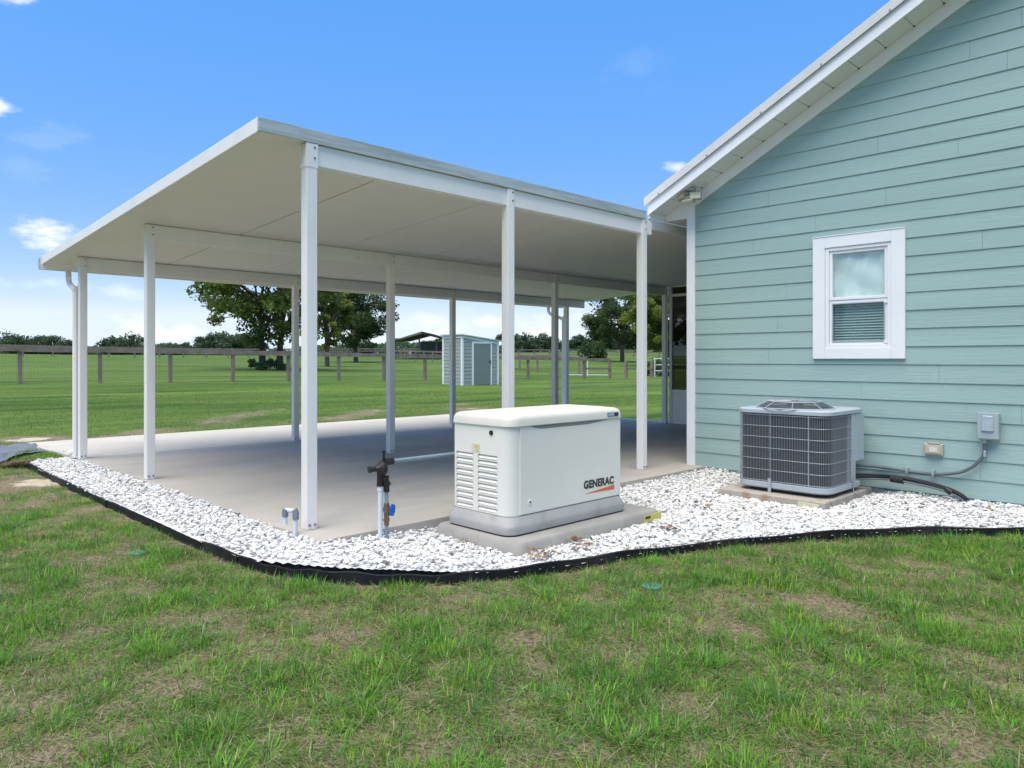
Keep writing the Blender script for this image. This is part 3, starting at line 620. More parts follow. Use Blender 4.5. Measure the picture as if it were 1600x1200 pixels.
# ------------------------------------------------------------------ house
RK = .507; RAKE0 = (4.53, 3.01)                # lower edge of the frieze on the gable wall
RIDGE_Y = -1.0
def rk(y): y = max(y, 2*RIDGE_Y-y); return RAKE0[1] + RK*(RAKE0[0]-y)
FZ = .135                                      # frieze height, measured vertically
def soff(y): return rk(y)+FZ
house = thing('house', 'teal lap-sided house with white trim under a white gable eave', 'house', (WX, 4.55, GZ))
WIN = dict(zip('abcd', (0,0,0,0)))
def make_house():
    yl, zt0 = wallp(1270.5, 372, WX-.03); yr, zb0 = wallp(1414.5, 560, WX-.03); zt1 = wallp(1414.5, 357.5, WX-.03)[1]; zb1 = wallp(1270.5, 561, WX-.03)[1]
    wz0, wz1 = (zb0+zb1)/2, (zt0+zt1)/2; wy0, wy1 = yr, yl         # outer trim rectangle
    oy0, oy1, oz0, oz1 = wy0+.122, wy1-.122, wz0+.105, wz1-.11        # opening
    E = .1692; z_first = -.008; EXT0, EXT1 = 2*RIDGE_Y-4.625, 4.625
    wall = MB()
    xb = WX+.14
    wall.box(WX, xb, oy1, EXT1, GZ-.05, rk(EXT1)).box(WX, xb, EXT0, oy0, GZ-.05, rk(EXT0)).box(WX, xb, oy0, oy1, GZ-.05, oz0).box(WX, xb, oy0, oy1, oz1, rk(EXT1))
    wall.extr([(EXT0, rk(EXT0)+.001), (EXT1, rk(EXT1)+.001), (EXT1, soff(EXT1)-.01), (RIDGE_Y, soff(RIDGE_Y)-.01), (EXT0, soff(EXT0)-.01)], 0, WX, xb)
    w = wall.build('wall', M_found, house)
    # side wall under the patio cover
    MB().box(xb+.001, 19.9, 4.485, 4.625, GZ-.05, 2.86).build('side_wall', M_siding, house)
    MB().box(WX-.006, WX-.0005, EXT0, 4.62, GZ-.05, z_first+.01).build('foundation', M_found, house)
    # clapboards, one object each
    joints = {}
    def row_of(z): return int(math.floor((z-z_first)/E))
    for px, py in ((1274,348),(1384,305),(1371,226),(1497,232),(1515,76),(1177,392),(1346,612),(1532,738),(1467,580),(1535,380),(1240,420),(1206,690)):
        y, z = wallp(px, py, WX-.012); joints.setdefault(row_of(z), []).append(y)
    k = 0
    while True:
        z0 = z_first + k*E; z1 = z0+E+.022
        if z0 > rk(RIDGE_Y): break
        def ymax(z):                                  # where the plank dives under the frieze / corner board
            y = RAKE0[0] - (z-.05-RAKE0[1])/RK; return min(4.570, y)
        yb, yt = ymax(z0), ymax(z1)
        lob, lot = 2*RIDGE_Y-yb, 2*RIDGE_Y-yt
        if yb-lob < .2: break
        cutsy = sorted(joints.get(k, [(-.4 if k % 2 else 1.1)+.5*((k*7) % 5)/5]), reverse=True)
        extra = [cutsy[0]+3.66, cutsy[-1]-3.66, cutsy[-1]-7.32]
        cuts = sorted([c for c in cutsy+extra if lob+.25 < c < yb-.25], reverse=True)
        segs = []; hi = (yb, yt)
        for c in cuts: segs.append((hi, (c, c))); hi = (c-.0016, c-.0016)
        segs.append((hi, (lob, lot)))
        out = []; part = []
        for (hb, ht), (lb, lt) in segs:
            if z1 > wz0+.02 and z0 < wz1-.02 and hb > wy0+.03 and lb < wy1-.03:      # window in the way
                if hb > wy1: out.append(((hb, ht), (wy1-.03, wy1-.03)))
                if lb < wy0: out.append(((wy0+.03, wy0+.03), (lb, lt)))
                if z0 < wz0-.012: part.append((z0, wz0+.012))
                if z1 > wz1+.012: part.append((wz1-.012, z1))
            else: out.append(((hb, ht), (lb, lt)))
        for (hb, ht), (lb, lt) in out:
            xo, xi = WX-.0155, WX-.0045; j = random.uniform(-.0012, .0012)
            MB().prism([(WX-.0005,lb,z0),(xo+j,lb,z0),(xi,lt,z1),(WX-.0005,lt,z1)], [(WX-.0005,hb,z0),(xo+j,hb,z0),(xi,ht,z1),(WX-.0005,ht,z1)]).build('siding_plank', M_siding, w)
        for pa, pb in part:
            fa, fb = (pa-z0)/(z1-z0), (pb-z0)/(z1-z0); xa_, xb_ = WX-.0155+.011*fa, WX-.0155+.011*fb
            MB().prism([(WX-.0005,wy0+.0295,pa),(xa_,wy0+.0295,pa),(xb_,wy0+.0295,pb),(WX-.0005,wy0+.0295,pb)], [(WX-.0005,wy1-.0295,pa),(xa_,wy1-.0295,pa),(xb_,wy1-.0295,pb),(WX-.0005,wy1-.0295,pb)]).build('siding_plank', M_siding, w)
        k += 1
    # corner board, frieze
    MB().box(WX-.026, WX+.001, 4.550, 4.657, -.012, rk(4.53)+.03).box(WX+.0015, WX+.11, 4.6255, 4.6565, -.012, 2.84).build('corner_board', M_trim, house, bevel=.002)
    fr = MB()
    for s in (1, -1):
        ya, yb = (4.657, RIDGE_Y+.0005) if s > 0 else (2*RIDGE_Y-4.657, RIDGE_Y-.0005)
        fr.extr([(ya, rk(ya)), (yb, rk(yb)), (yb, soff(yb)-.002), (ya, soff(ya)-.002)], 0, WX-.030, WX-.003)
    fr.extr([(4.6575,2.8665),(4.946,2.8665),(4.946,soff(4.946)-.002),(4.6575,soff(4.6575)-.002)], 0, WX-.029, WX-.003)
    fr.build('frieze_board', M_trim, house, bevel=.002)
    # rake soffit panels
    OX = 7.09; EY = 4.97
    sof = MB().extr([(EY-.02, soff(EY-.02)+.012), (RIDGE_Y, soff(RIDGE_Y)+.012), (RIDGE_Y, soff(RIDGE_Y)+.03), (EY-.02, soff(EY-.02)+.03)], 0, OX+.02, WX+.12).build('soffit', M_soffit, house)
    y = EY-.03
    while y > -2+1.1:
        y1 = y-.247
        b = MB().extr([(y, soff(y)), (y1+.006, soff(y1+.006)), (y1+.006, soff(y1+.006)+.011), (y, soff(y)+.011)], 0, OX+.021, WX-.0005)
        b.build('soffit_panel', M_soffit, sof, bevel=.002, seg=1); y = y1
    dots = MB(); y = EY-.03-.247
    while y > -.6: dots.cyl((WX-.045, y, soff(y)+.003), (WX-.045, y, soff(y)-.006), .009, 6); y -= .247
    dots.build('vent_slot', M_joint, sof)
    # fascia on the rake, drip trim and metal roof
    def rakeboard(x0, x1, lo, hi, name, m, both=True, y_end=EY):
        b = MB().extr([(y_end, soff(y_end)+lo), (RIDGE_Y+.0005, soff(RIDGE_Y)+lo), (RIDGE_Y+.0005, soff(RIDGE_Y)+hi), (y_end, soff(y_end)+hi)], 0, x0, x1)
        e2 = 2*RIDGE_Y-y_end
        b.extr([(e2, soff(e2)+lo), (RIDGE_Y-.0005, soff(RIDGE_Y)+lo), (RIDGE_Y-.0005, soff(RIDGE_Y)+hi), (e2, soff(e2)+hi)], 0, x0, x1)
        return b.build(name, m, house, bevel=.002)
    rakeboard(OX-.002, OX+.019, -.022, .135, 'rake_fascia', M_trim)
    rakeboard(OX-.026, 20.2, .1355, .190, 'metal_roof', M_metalroof, y_end=EY+.035)
    rakeboard(OX-.030, OX-.0265, .100, .198, 'drip_trim', M_metalroof, y_end=EY+.03)
    sc = MB(); y = 4.8
    while y > -.5: sc.box(OX-.034, OX-.0305, y-.006, y+.006, soff(y)+.105, soff(y)+.125); y -= .62
    sc.build('trim_screw', M_bolt, house)
    # eave: level soffit and fascia along the patio side
    ze = 2.868
    MB().box(WX-.0025, 20.1, 4.6575, EY-.0205, ze+.004, ze+.016).build('eave_soffit', M_soffit, house)
    MB().box(OX+.0195, 20.1, EY-.02, EY, ze, soff(EY)+.134).build('eave_fascia', M_trim, house)
    # window
    win = thing('window', None, None, (0,0,0)); del_ = win
    win.parent = house; win.location = Vector((WX, (wy0+wy1)/2, wz0)) - house.location
    t = MB()
    T = .122; xo, xi = WX-.042, WX-.002
    t.box(xo, xi, wy0, wy0+T, wz0, wz1).box(xo, xi, wy1-T, wy1, wz0, wz1).box(xo, xi, wy0+T+.0005, wy1-T-.0005, oz1, wz1).box(xo, xi, wy0+T+.0005, wy1-T-.0005, wz0, oz0)
    t.box(xo-.006, xo+.02, wy0-.004, wy1+.004, wz1+.0005, wz1+.008)
    t.build('casing', M_trim, win, bevel=.003)
    f = MB(); a, b_, c, d = oy0, oy1, oz0, oz1; fw = .045
    def frame(mb, y0, y1, z0, z1, w_, x0, x1):
        mb.box(x0, x1, y0, y0+w_, z0, z1).box(x0, x1, y1-w_, y1, z0, z1).box(x0, x1, y0+w_, y1-w_, z1-w_, z1).box(x0, x1, y0+w_, y1-w_, z0, z0+w_)
    frame(f, a+.001, b_-.001, c+.001, d-.001, .034, WX-.030, WX+.05)
    f.build('frame', M_trim, win, bevel=.003)
    zm = c + (d-c)*.475
    up = MB(); frame(up, a+.036, b_-.036, zm, d-.036, .030, WX-.016, WX+.02); up.build('upper_sash', M_trim, win, bevel=.003)
    lo = MB(); frame(lo, a+.036, b_-.036, c+.036, zm-.004, .028, WX-.010, WX+.02); los = lo.build('lower_sash', M_trim, win, bevel=.003)
    MB().box(WX+.006, WX+.010, a+.067, b_-.067, zm+.031, d-.067).build('pane', M_glass, win)
    MB().box(WX+.006, WX+.010, a+.065, b_-.065, c+.065, zm-.033).build('pane', M_glass, win)
    sfr = MB(); frame(sfr, a+.062, b_-.062, c+.062, zm-.030, .011, WX-.016, WX-.0105); sfr.build('screen_frame', M_galv, los)
    MB().box(WX-.0125, WX-.0115, a+.073, b_-.073, c+.073, zm-.041).build('insect_screen', M_screen, los)
    for z in (zm-.05, c+.045):
        MB().box(WX-.022, WX-.0165, a+.037, a+.068, z, z+.03).build('latch', M_trim, los)
    bl = MB(); z = c+.02
    while z < zm+.01:
        bl.prism([(WX+.040,a-.02,z),(WX+.062,a-.02,z+.019),(WX+.064,a-.02,z+.019),(WX+.042,a-.02,z)], [(WX+.040,b_+.02,z),(WX+.062,b_+.02,z+.019),(WX+.064,b_+.02,z+.019),(WX+.042,b_+.02,z)]); z += .0265
    bl.build('blind', M_blind, win)
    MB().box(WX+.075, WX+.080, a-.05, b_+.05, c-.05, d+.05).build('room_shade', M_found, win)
    # gathered film behind the upper pane
    N1, N2 = 26, 14; v = []; fcs = []
    for i in range(N1):
        for j in range(N2):
            u, s = i/(N1-1), j/(N2-1)
            w_ = .010*math.sin(u*19+5*s)*(.4+.6*s) + .008*math.sin(u*7-9*s) + .005*math.sin(u*33+14*s*u)
            v.append((WX+.034+w_, a+.05+(b_-a-.10)*u, zm+.02+(d-zm-.05)*s))
    for i in range(N1-1):
        for j in range(N2-1): fcs.append((i*N2+j, (i+1)*N2+j, (i+1)*N2+j+1, i*N2+j+1))
    mesh_obj('curtain', v, fcs, M_curtain, win, smooth=True)
    return win
make_house()

# screened room at the far end of the patio
def enclosure():
    x = 11.93
    t = thing('screen_room_wall', 'white kick panel with a dark smoked window at the back of the patio', 'wall', (x, 6.1, 0))
    zt = ceil_z(7.6)-.16
    MB().box(x, x+.03, 4.66, 7.80, 0.005, .60).build('kick_panel', M_white, t)
    f = MB(); f.box(x-.015, x+.05, 7.80, 7.86, .004, 2.62).box(x-.012, x+.045, 4.66, 7.7995, .60, .65).box(x-.012, x+.045, 4.66, 7.7995, 2.42, 2.47).box(x-.012, x+.045, 6.0, 6.05, .651, 2.419)
    f.build('frame', M_white, t, bevel=.003)
    MB().box(x+.01, x+.018, 6.051, 7.7995, .651, 2.419).build('window_pane', M_tint, t)
    MB().box(x+.01, x+.018, 4.66, 5.999, .651, 2.419).build('window_pane', M_tint, t)
    MB().box(x+.012, x+.02, 4.66, 7.7995, 2.471, 2.60).build('transom', M_tint, t)
enclosure()

# ------------------------------------------------------------------ fixtures on the house
def floodlight():
    c = Vector((7.27, 4.50, soff(4.50)))
    t = thing('floodlight', 'cream three-headed floodlight mounted on the soffit above the corner board', 'floodlight', c)
    MB().cyl(c+Vector((0,0,.004)), c+Vector((0,0,-.03)), .055, 16).cyl(c+Vector((0,0,-.03)), c+Vector((0,0,-.075)), .032, 12).build('mount', M_acw, t, bevel=.003)
    M_head = mat('aged cream housing', (.36, .33, .25), .5, var=.08, scale=30); M_lens = mat('frosted lens', (.72, .66, .42), .35, var=.1, scale=25)
    def head(off, rot, sx, sz):
        h = thing('lamp_head', None, None); h.parent = t; h.location = off; h.rotation_euler = rot
        def local(mb, name, m, bevel):
            me = bpy.data.meshes.new(name); me.from_pydata(mb.v, [], mb.f); me.materials.append(m); o = bpy.data.objects.new(name, me); COL.objects.link(o); o.parent = h
            if bevel: bb = o.modifiers.new('bevel', 'BEVEL'); bb.width = bevel; bb.segments = 2
        local(MB().box(-sx, sx, -.02, .024, -sz, sz), 'housing', M_head, .008)
        local(MB().box(-sx+.010, sx-.010, -.0235, -.0195, -sz+.009, sz-.009), 'lens', M_lens, .002)
    head((-.035, -.075, -.095), (R(-12), 0, R(-62)), .068, .045)
    head((-.075, .07, -.085), (R(-25), R(-12), R(-110)), .055, .045)
    head((-.075, -.005, -.150), (R(-68), 0, R(-80)), .068, .045)
    MB().tube([c+Vector((0,0,-.06)), c+Vector((-.03,-.05,-.09))], .012, 8).tube([c+Vector((0,0,-.06)), c+Vector((-.05,.05,-.08))], .012, 8).tube([c+Vector((0,0,-.07)), c+Vector((-.06,0,-.13))], .012, 8).build('bracket', M_acw, t)
floodlight()
def wall_gear():
    y1, zt = wallp(1530, 645, WX-.05); y0, zb = wallp(1562, 688, WX-.05)
    t = thing('disconnect_box', 'grey electrical disconnect box on the teal siding with a curved conduit below', 'electrical box', (WX-.02, (y0+y1)/2, zb))
    xf = WX-.105
    MB().box(xf+.012, WX-.014, y0, y1, zb, zt).build('enclosure', M_box, t, bevel=.006)
    MB().box(xf-.004, xf+.0115, y0-.004, y1+.004, zb+.01, zt+.006).build('cover', M_box, t, bevel=.005)
    MB().prism([(xf-.0045,y0+.028,zb+.075),(xf-.0045,y1-.028,zb+.075),(xf-.0045,y1-.036,zt-.018),(xf-.0045,y0+.036,zt-.018)],[(xf-.020,y0+.032,zb+.080),(xf-.020,y1-.032,zb+.080),(xf-.010,y1-.040,zt-.022),(xf-.010,y0+.040,zt-.022)]).build('hasp_plate', M_galv, t, bevel=.002)
    ym = (y0+y1)/2-.006; xm = WX-.06
    pts = []
    for px, py in ((1538,690),(1538,706),(1533,717),(1520,729),(1500,738),(1470,741),(1440,739),(1410,735),(1370,729),(1342,724)):
        y, z = wallp(px, py, xm); pts.append((xm, y, z))
    pts[0] = (xm, pts[0][1], zb+.004); pts[-1] = (7.22, pts[-1][1]-.01, pts[-1][2])
    MB().tube(spline(pts, 4), .0145, 8).build('conduit', M_cond, t, smooth=True)
    MB().cyl(pts[0], (pts[0][0], pts[0][1], zb-.03), .022, 10).build('conduit_nut', M_box, t)
    for px, py in ((1417,736),(1458,740),(1539,710)):
        y, z = wallp(px, py, xm); MB().box(WX-.078, WX-.013, y-.009, y+.009, z-.022, z+.034).build('strap', M_galv, t, bevel=.003)
    y1, zt = wallp(1445, 692, WX-.03); y0, zb = wallp(1474, 712, WX-.03)
    o = thing('outlet_box', 'small beige weatherproof outlet box on the siding left of the grey disconnect', 'outlet', (WX-.02, (y0+y1)/2, zb))
    MB().box(WX-.055, WX-.014, y0, y1, zb, zt).build('housing', M_beige, o, bevel=.006)
    MB().box(WX-.066, WX-.0555, y0+.012, y1-.012, zb+.014, zt-.012).build('cover', M_beige, o, bevel=.004)
    MB().box(WX-.069, WX-.0665, y0+.04, y1-.045, zb+.03, zt-.03).build('clear_window', M_stick, o, bevel=.002)
    MB().box(WX-.06, WX-.02, y0+.02, y1-.03, zt+.0005, zt+.011).build('hinge', M_beige, o)
wall_gear()

# ------------------------------------------------------------------ generator
def rrect(x0, x1, y0, y1, r, n=5):
    pts = []; rs = r if isinstance(r, (list, tuple)) else [r]*4      # +x+y, -x+y, -x-y, +x-y
    for sx, sy, q, a0 in ((x1,y1,0,0),(x0,y1,1,90),(x0,y0,2,180),(x1,y0,3,270)):
        r = rs[q]; cx = sx-r if sx == x1 else sx+r; cy = sy-r if sy == y1 else sy+r
        for k in range(n+1):
            a = R(a0+90*k/n); pts.append((cx+r*math.cos(a), cy+r*math.sin(a)))
    return pts
def loft(levels, n=5):              # levels: (z, inset, radius); base rect is filled in by caller
    pass
def lofted(rect, levels, n=6):
    b = MB(); rings = []
    for z, ins, r in levels:
        rings.append([(x, y, z) for x, y in rrect(rect[0]+ins, rect[1]-ins, rect[2]+ins, rect[3]-ins, r, n)])
    m = len(rings[0]); v = [p for g in rings for p in g]; f = [tuple(range(m))[::-1], tuple(range((len(rings)-1)*m, len(rings)*m))]
    for i in range(len(rings)-1): f += [(i*m+k, i*m+(k+1)%m, (i+1)*m+(k+1)%m, (i+1)*m+k) for k in range(m)]
    return b.add(v, f)
def make_generator():
    pad = thing('generator_pad', 'grey concrete pad in the gravel with a yellow label, under the generator', 'concrete pad', (4.2, 3.85, GZ))
    p = lofted(PAD_G, [(-.12, -.012, .07), (-.02, 0, .065), (.0, .018, .055)], 5).build('slab', M_pad, pad, smooth=True)
    MB().prism([(4.905,3.394,-.048),(5.035,3.394,-.040),(5.035,3.394,-.012),(4.905,3.394,-.018)], [(4.905,3.3925+.006,-.048),(5.035,3.3925+.006,-.040),(5.035,3.3925+.006,-.012),(4.905,3.3925+.006,-.018)]).build('sticker', M_yellow, pad)
    MB().box(4.79, 5.02, 3.386, 3.3915, -.075, -.018).build('label', M_yellow, pad)
    MB().box(4.80, 4.87, 3.3845, 3.3858, -.045, -.024).build('print', M_blacklet, pad)
    x0, x1, y0, y1 = 3.455, 4.80, 3.55, 4.245
    g = thing('standby_generator', 'cream standby generator cabinet with louvred end and orange wedge logo', 'generator', ((x0+x1)/2, (y0+y1)/2, .004))
    q = lambda a, b=.05: (b, b, a, b)
    lofted((x0,x1,y0,y1), [(.005,.03,q(.09)),(.012,.012,q(.10,.06)),(.055,.008,q(.10,.06)),(.075,.013,q(.10,.06)),(.118,.036,q(.10)),(.128,.042,q(.09))], 8).build('skirt', M_genbase, g, smooth=True)
    B = (x0+.045, x1-.045, y0+.045, y1-.045); xe, yf = B[0], B[2]
    cab = lofted(B, [(.1285,0,q(.095,.035)),(.76,.0,q(.095,.035))], 8).build('cabinet', M_gen, g)
    lofted((B[0]-.001,B[1]+.001,B[2]-.001,B[3]+.001), [(.1272,0,q(.095,.035)),(.1315,0,q(.095,.035))], 8).build('shadow_gap', M_joint, g, smooth=True)
    cut = MB(); rows = [.530-.0412*k for k in range(10)]; cols = ((4.062, .190), (3.816, .205))
    for z in rows:
        for yc, w in cols: cut.box(xe-.03, xe+.024, yc-w/2, yc+w/2, z-.013, z+.0145)
    cu_o = cut.build('cutter', M_gen, g)
    md = cab.modifiers.new('b', 'BOOLEAN'); md.object = cu_o; md.operation = 'DIFFERENCE'; md.solver = 'EXACT'
    bpy.context.view_layer.update()
    me = bpy.data.meshes.new_from_object(cab.evaluated_get(bpy.context.evaluated_depsgraph_get())); cab.modifiers.clear(); cab.data = me
    bpy.data.objects.remove(cu_o); me.polygons.foreach_set('use_smooth', [True]*len(me.polygons)); me.set_sharp_from_angle(angle=R(30))
    lvm = None
    for z in rows:
        for c_i, (yc, w) in enumerate(cols):
            MB().prism([(xe+.0238,yc-w/2+.001,z+.0143),(xe-.0035,yc-w/2+.012,z-.008),(xe-.0025,yc-w/2+.006,z-.0128),(xe+.0238,yc-w/2+.001,z-.0128)], [(xe+.0238,yc+w/2-.001,z+.0143),(xe-.0035,yc+w/2-.012,z-.008),(xe-.0025,yc+w/2-.006,z-.0128),(xe+.0238,yc+w/2-.001,z-.0128)]).build('louvre', M_gen, g)
    MB().box(B[0]+.100, B[1]-.012, yf-.007, yf+.002, .136, .750).build('door_panel', M_gen, g, bevel=.003)
    lofted((x0+.032,x1-.032,y0+.026,y1-.034), [(.752,.012,q(.10)),(.756,.0,q(.105)),(.800,.004,q(.105)),(.822,.014,q(.10)),(.834,.036,q(.085)),(.840,.09,q(.06)),(.842,.10,q(.06)),(.836,.108,q(.05)),(.838,.2,q(.03))], 8).build('lid', M_genlid, g, smooth=True)
    n = 20; top = []; bot = []
    for i in range(n+1):
        u = i/n; x = 3.70+.90*u; top.append((x, .7515)); bot.append((x, .7515-.026*min(1, (math.sin(math.pi*(u**.7)))*1.5)**.9))
    MB().extr(top+bot[::-1][1:-1], 1, yf-.0082, yf-.005).build('finger_scoop', mat('scoop recess shade', (.25,.245,.23), .6), g)  # flat grey plate, the shade of the hollow is put into its colour
    MB().cyl((xe+.004, 3.775, .705), (xe-.008, 3.775, .705), .018, 14).build('knob', M_black, g, bevel=.002)
    st = MB().box(xe-.0018, xe+.001, 3.895, 3.985, .553, .617).build('warning_label', M_stick, g)
    MB().box(xe-.0024, xe-.0019, 3.905, 3.955, .585, .610).box(xe-.0024, xe-.0019, 3.905, 3.945, .560, .580).build('print', M_yellow, st)
    xl = 3.697; lk = MB().cyl((xl, yf-.006, .215), (xl, yf-.011, .215), .021, 18).build('door_lock', M_gen, g, bevel=.002)
    MB().cyl((xl, yf-.0111, .215), (xl, yf-.0135, .215), .007, 10).build('keyhole', M_black, lk)
    yb = y0+.026
    bd = MB().box(4.562, 4.700, yb-.003, yb+.004, .770, .803).build('badge', M_stickb, g, bevel=.003)
    MB().box(4.570, 4.640, yb-.0042, yb-.0032, .777, .797).build('badge_print', mat('pale blue print', (.35,.45,.52), .4), bd)
    MB().box(4.645, 4.693, yb-.0042, yb-.0032, .775, .799).build('badge_print', M_blacklet, bd)
    for za, zb_, m_ in ((.425,.455,M_orange),(.345,.425,M_stick),(.325,.345,M_orange),(.215,.325,M_stick),(.20,.215,M_orange)):
        MB().box(B[1]-.0005, B[1]+.0018, B[2]+.045, B[2]+.16, za, zb_-.002).build('side_label', m_, g)
    # lettering
    cu = bpy.data.curves.new('t', 'FONT'); cu.body = 'GENERAC'; cu.size = .1; cu.extrude = .0006; cu.offset = .0050; cu.space_character = 1.06
    to = bpy.data.objects.new('t', cu); COL.objects.link(to); bpy.context.view_layer.update()
    me = bpy.data.meshes.new_from_object(to.evaluated_get(bpy.context.evaluated_depsgraph_get())); bpy.data.objects.remove(to)
    co = np.array([v.co[:] for v in me.vertices]); w = co[:,0].max()-co[:,0].min(); hh = co[:,1].max()
    tx0, tx1, tz0, tz1 = 4.285, 4.655, .236, .296
    X = tx0+(co[:,0]-co[:,0].min())/w*(tx1-tx0); Z = tz0+co[:,1]/hh*(tz1-tz0) + .0; Yt = np.full(len(X), yf-.0082)+co[:,2]
    off = origin(g)
    me.vertices.foreach_set('co', np.stack([X-off.x, Yt-off.y, Z-off.z], -1).astype(np.float32).ravel()); me.materials.clear(); me.materials.append(M_blacklet)
    lo = bpy.data.objects.new('lettering', me); COL.objects.link(lo); lo.parent = g
    MB().extr([(4.295,.196),(4.662,.188),(4.662,.224)], 1, yf-.0086, yf-.0072).build('logo_wedge', M_orange, g)
make_generator()

# ------------------------------------------------------------------ gas regulator and stub pipe
def gas():
    x, y = 2.935, 4.315
    t = thing('gas_regulator', 'dark gas regulator on a white riser with a blue valve, beside the generator', 'gas regulator', (x, y, GZ))
    # camera-right is (SA,-CA); the second pipe stands to the right of the white one
    x2, y2 = x+SA*.050, y-CA*.050+.01
    MB().cyl((x, y, -.11), (x, y, .322), .0165, 14).build('vent_pipe', M_pvc, t, smooth=True)
    MB().cyl((x, y, .300), (x, y, .335), .021, 14).build('coupling', M_pvc, t, smooth=True)
    MB().cyl((x2, y2, -.11), (x2, y2, .065), .014, 10).cyl((x2, y2, .205), (x2, y2, .31), .014, 10).build('supply_pipe', M_pipe, t, smooth=True)
    MB().cyl((x2, y2, .055), (x2, y2, .125), .018, 8).cyl((x2, y2, .085), (x2, y2, .10), .023, 6).cyl((x2, y2, .12), (x2, y2, .21), .020, 8).cyl((x2, y2, .15), (x2, y2, .18), .025, 8).build('brass_fitting', M_brass, t)
    c = Vector((x2+.02, y2-.03, .165))
    MB().extr([(-.016,-.04),(.012,-.045),(.028,-.012),(.03,.03),(.004,.045),(-.018,.02)], 1, -.008, .008).v
    hb = MB().extr([(c.x-.016,c.z-.04),(c.x+.012,c.z-.045),(c.x+.026,c.z-.012),(c.x+.028,c.z+.03),(c.x+.004,c.z+.042),(c.x-.018,c.z+.02)], 1, c.y-.012, c.y+.006)
    hb.cyl((c.x, c.y, c.z), (x2, y2, c.z), .007, 8); hb.build('valve_handle', M_blue, t, bevel=.004)
    # regulator body: diaphragm disc facing the camera side, neck, spring tower, outlet
    z = .455; bc = Vector((x+.014, y-.002, z)); ax = Vector((-.92, .15, -.02)).normalized()
    lp = [(-.030,.014),(-.024,.044),(-.013,.051),(-.004,.056),(.003,.056),(.005,.056),(.012,.049),(.026,.038),(.038,.024),(.054,.019)]
    b = MB(); b.tube([bc+ax*a for a, r in lp], [r for a, r in lp], 20); b.build('diaphragm_housing', M_iron, t, smooth=True)
    b = MB(); b.tube([bc+ax*.05, bc+ax*.082, bc+ax*.083, bc+ax*.102], [.018,.018,.024,.024], 12); b.build('spring_cap', M_black, t, smooth=True)
    b = MB(); b.tube([(x,y,.330),(x,y,.39),(x+.005,y,.43)], [.026,.023,.030], 12).tube([(x2,y2,.29),(x2,y2,.345),(x2-.01,y2,.40)], [.022,.021,.026], 10).tube([(x2,y2,.335),(x2,y2,.36)], .029, 6)
    b.build('regulator_neck', M_iron, t, smooth=True)
    MB().tube([(x+.03,y,.497),(x+.105,y,.497)], .026, 10).tube([(x+.03,y,.51),(x+.03,y,.565)], .009, 8).tube([(x+.03,y,.562),(x+.03,y,.578)], .013, 6).build('outlet_boss', M_iron, t, smooth=True)
    MB().tube([(x+.09,y,.497),(3.95,y,.497),(3.98,y-.02,.49),(3.98,y-.09,.49)], .0145, 10).build('gas_line', M_pipe, t, smooth=True)
    s = thing('pvc_standpipe', 'short hooked grey PVC drain pipe standing in gravel next to the corner post', 'pipe', (2.495, 4.73, GZ))
    x, y = 2.497, 4.725
    MB().tube([(x,y,-.11),(x+.005,y-.01,.12)], .0155, 12).build('riser', M_pvc, s, smooth=True)
    MB().tube([(x+.005,y-.01,.100),(x+.005,y-.01,.150),(x,y,.168)], .022, 12).build('elbow', M_pvcg, s, smooth=True)
    MB().tube([(x,y,.158),(x-.045,y+.042,.166)], .0155, 10).build('bridge', M_pvc, s, smooth=True)
    MB().tube([(x-.046,y+.043,.172),(x-.047,y+.044,.12)], .022, 12).build('elbow', M_pvcg, s, smooth=True)
    MB().tube([(x-.047,y+.044,.125),(x-.047,y+.044,.065)], .0165, 12).build('outlet', M_pvc, s, smooth=True)
gas()

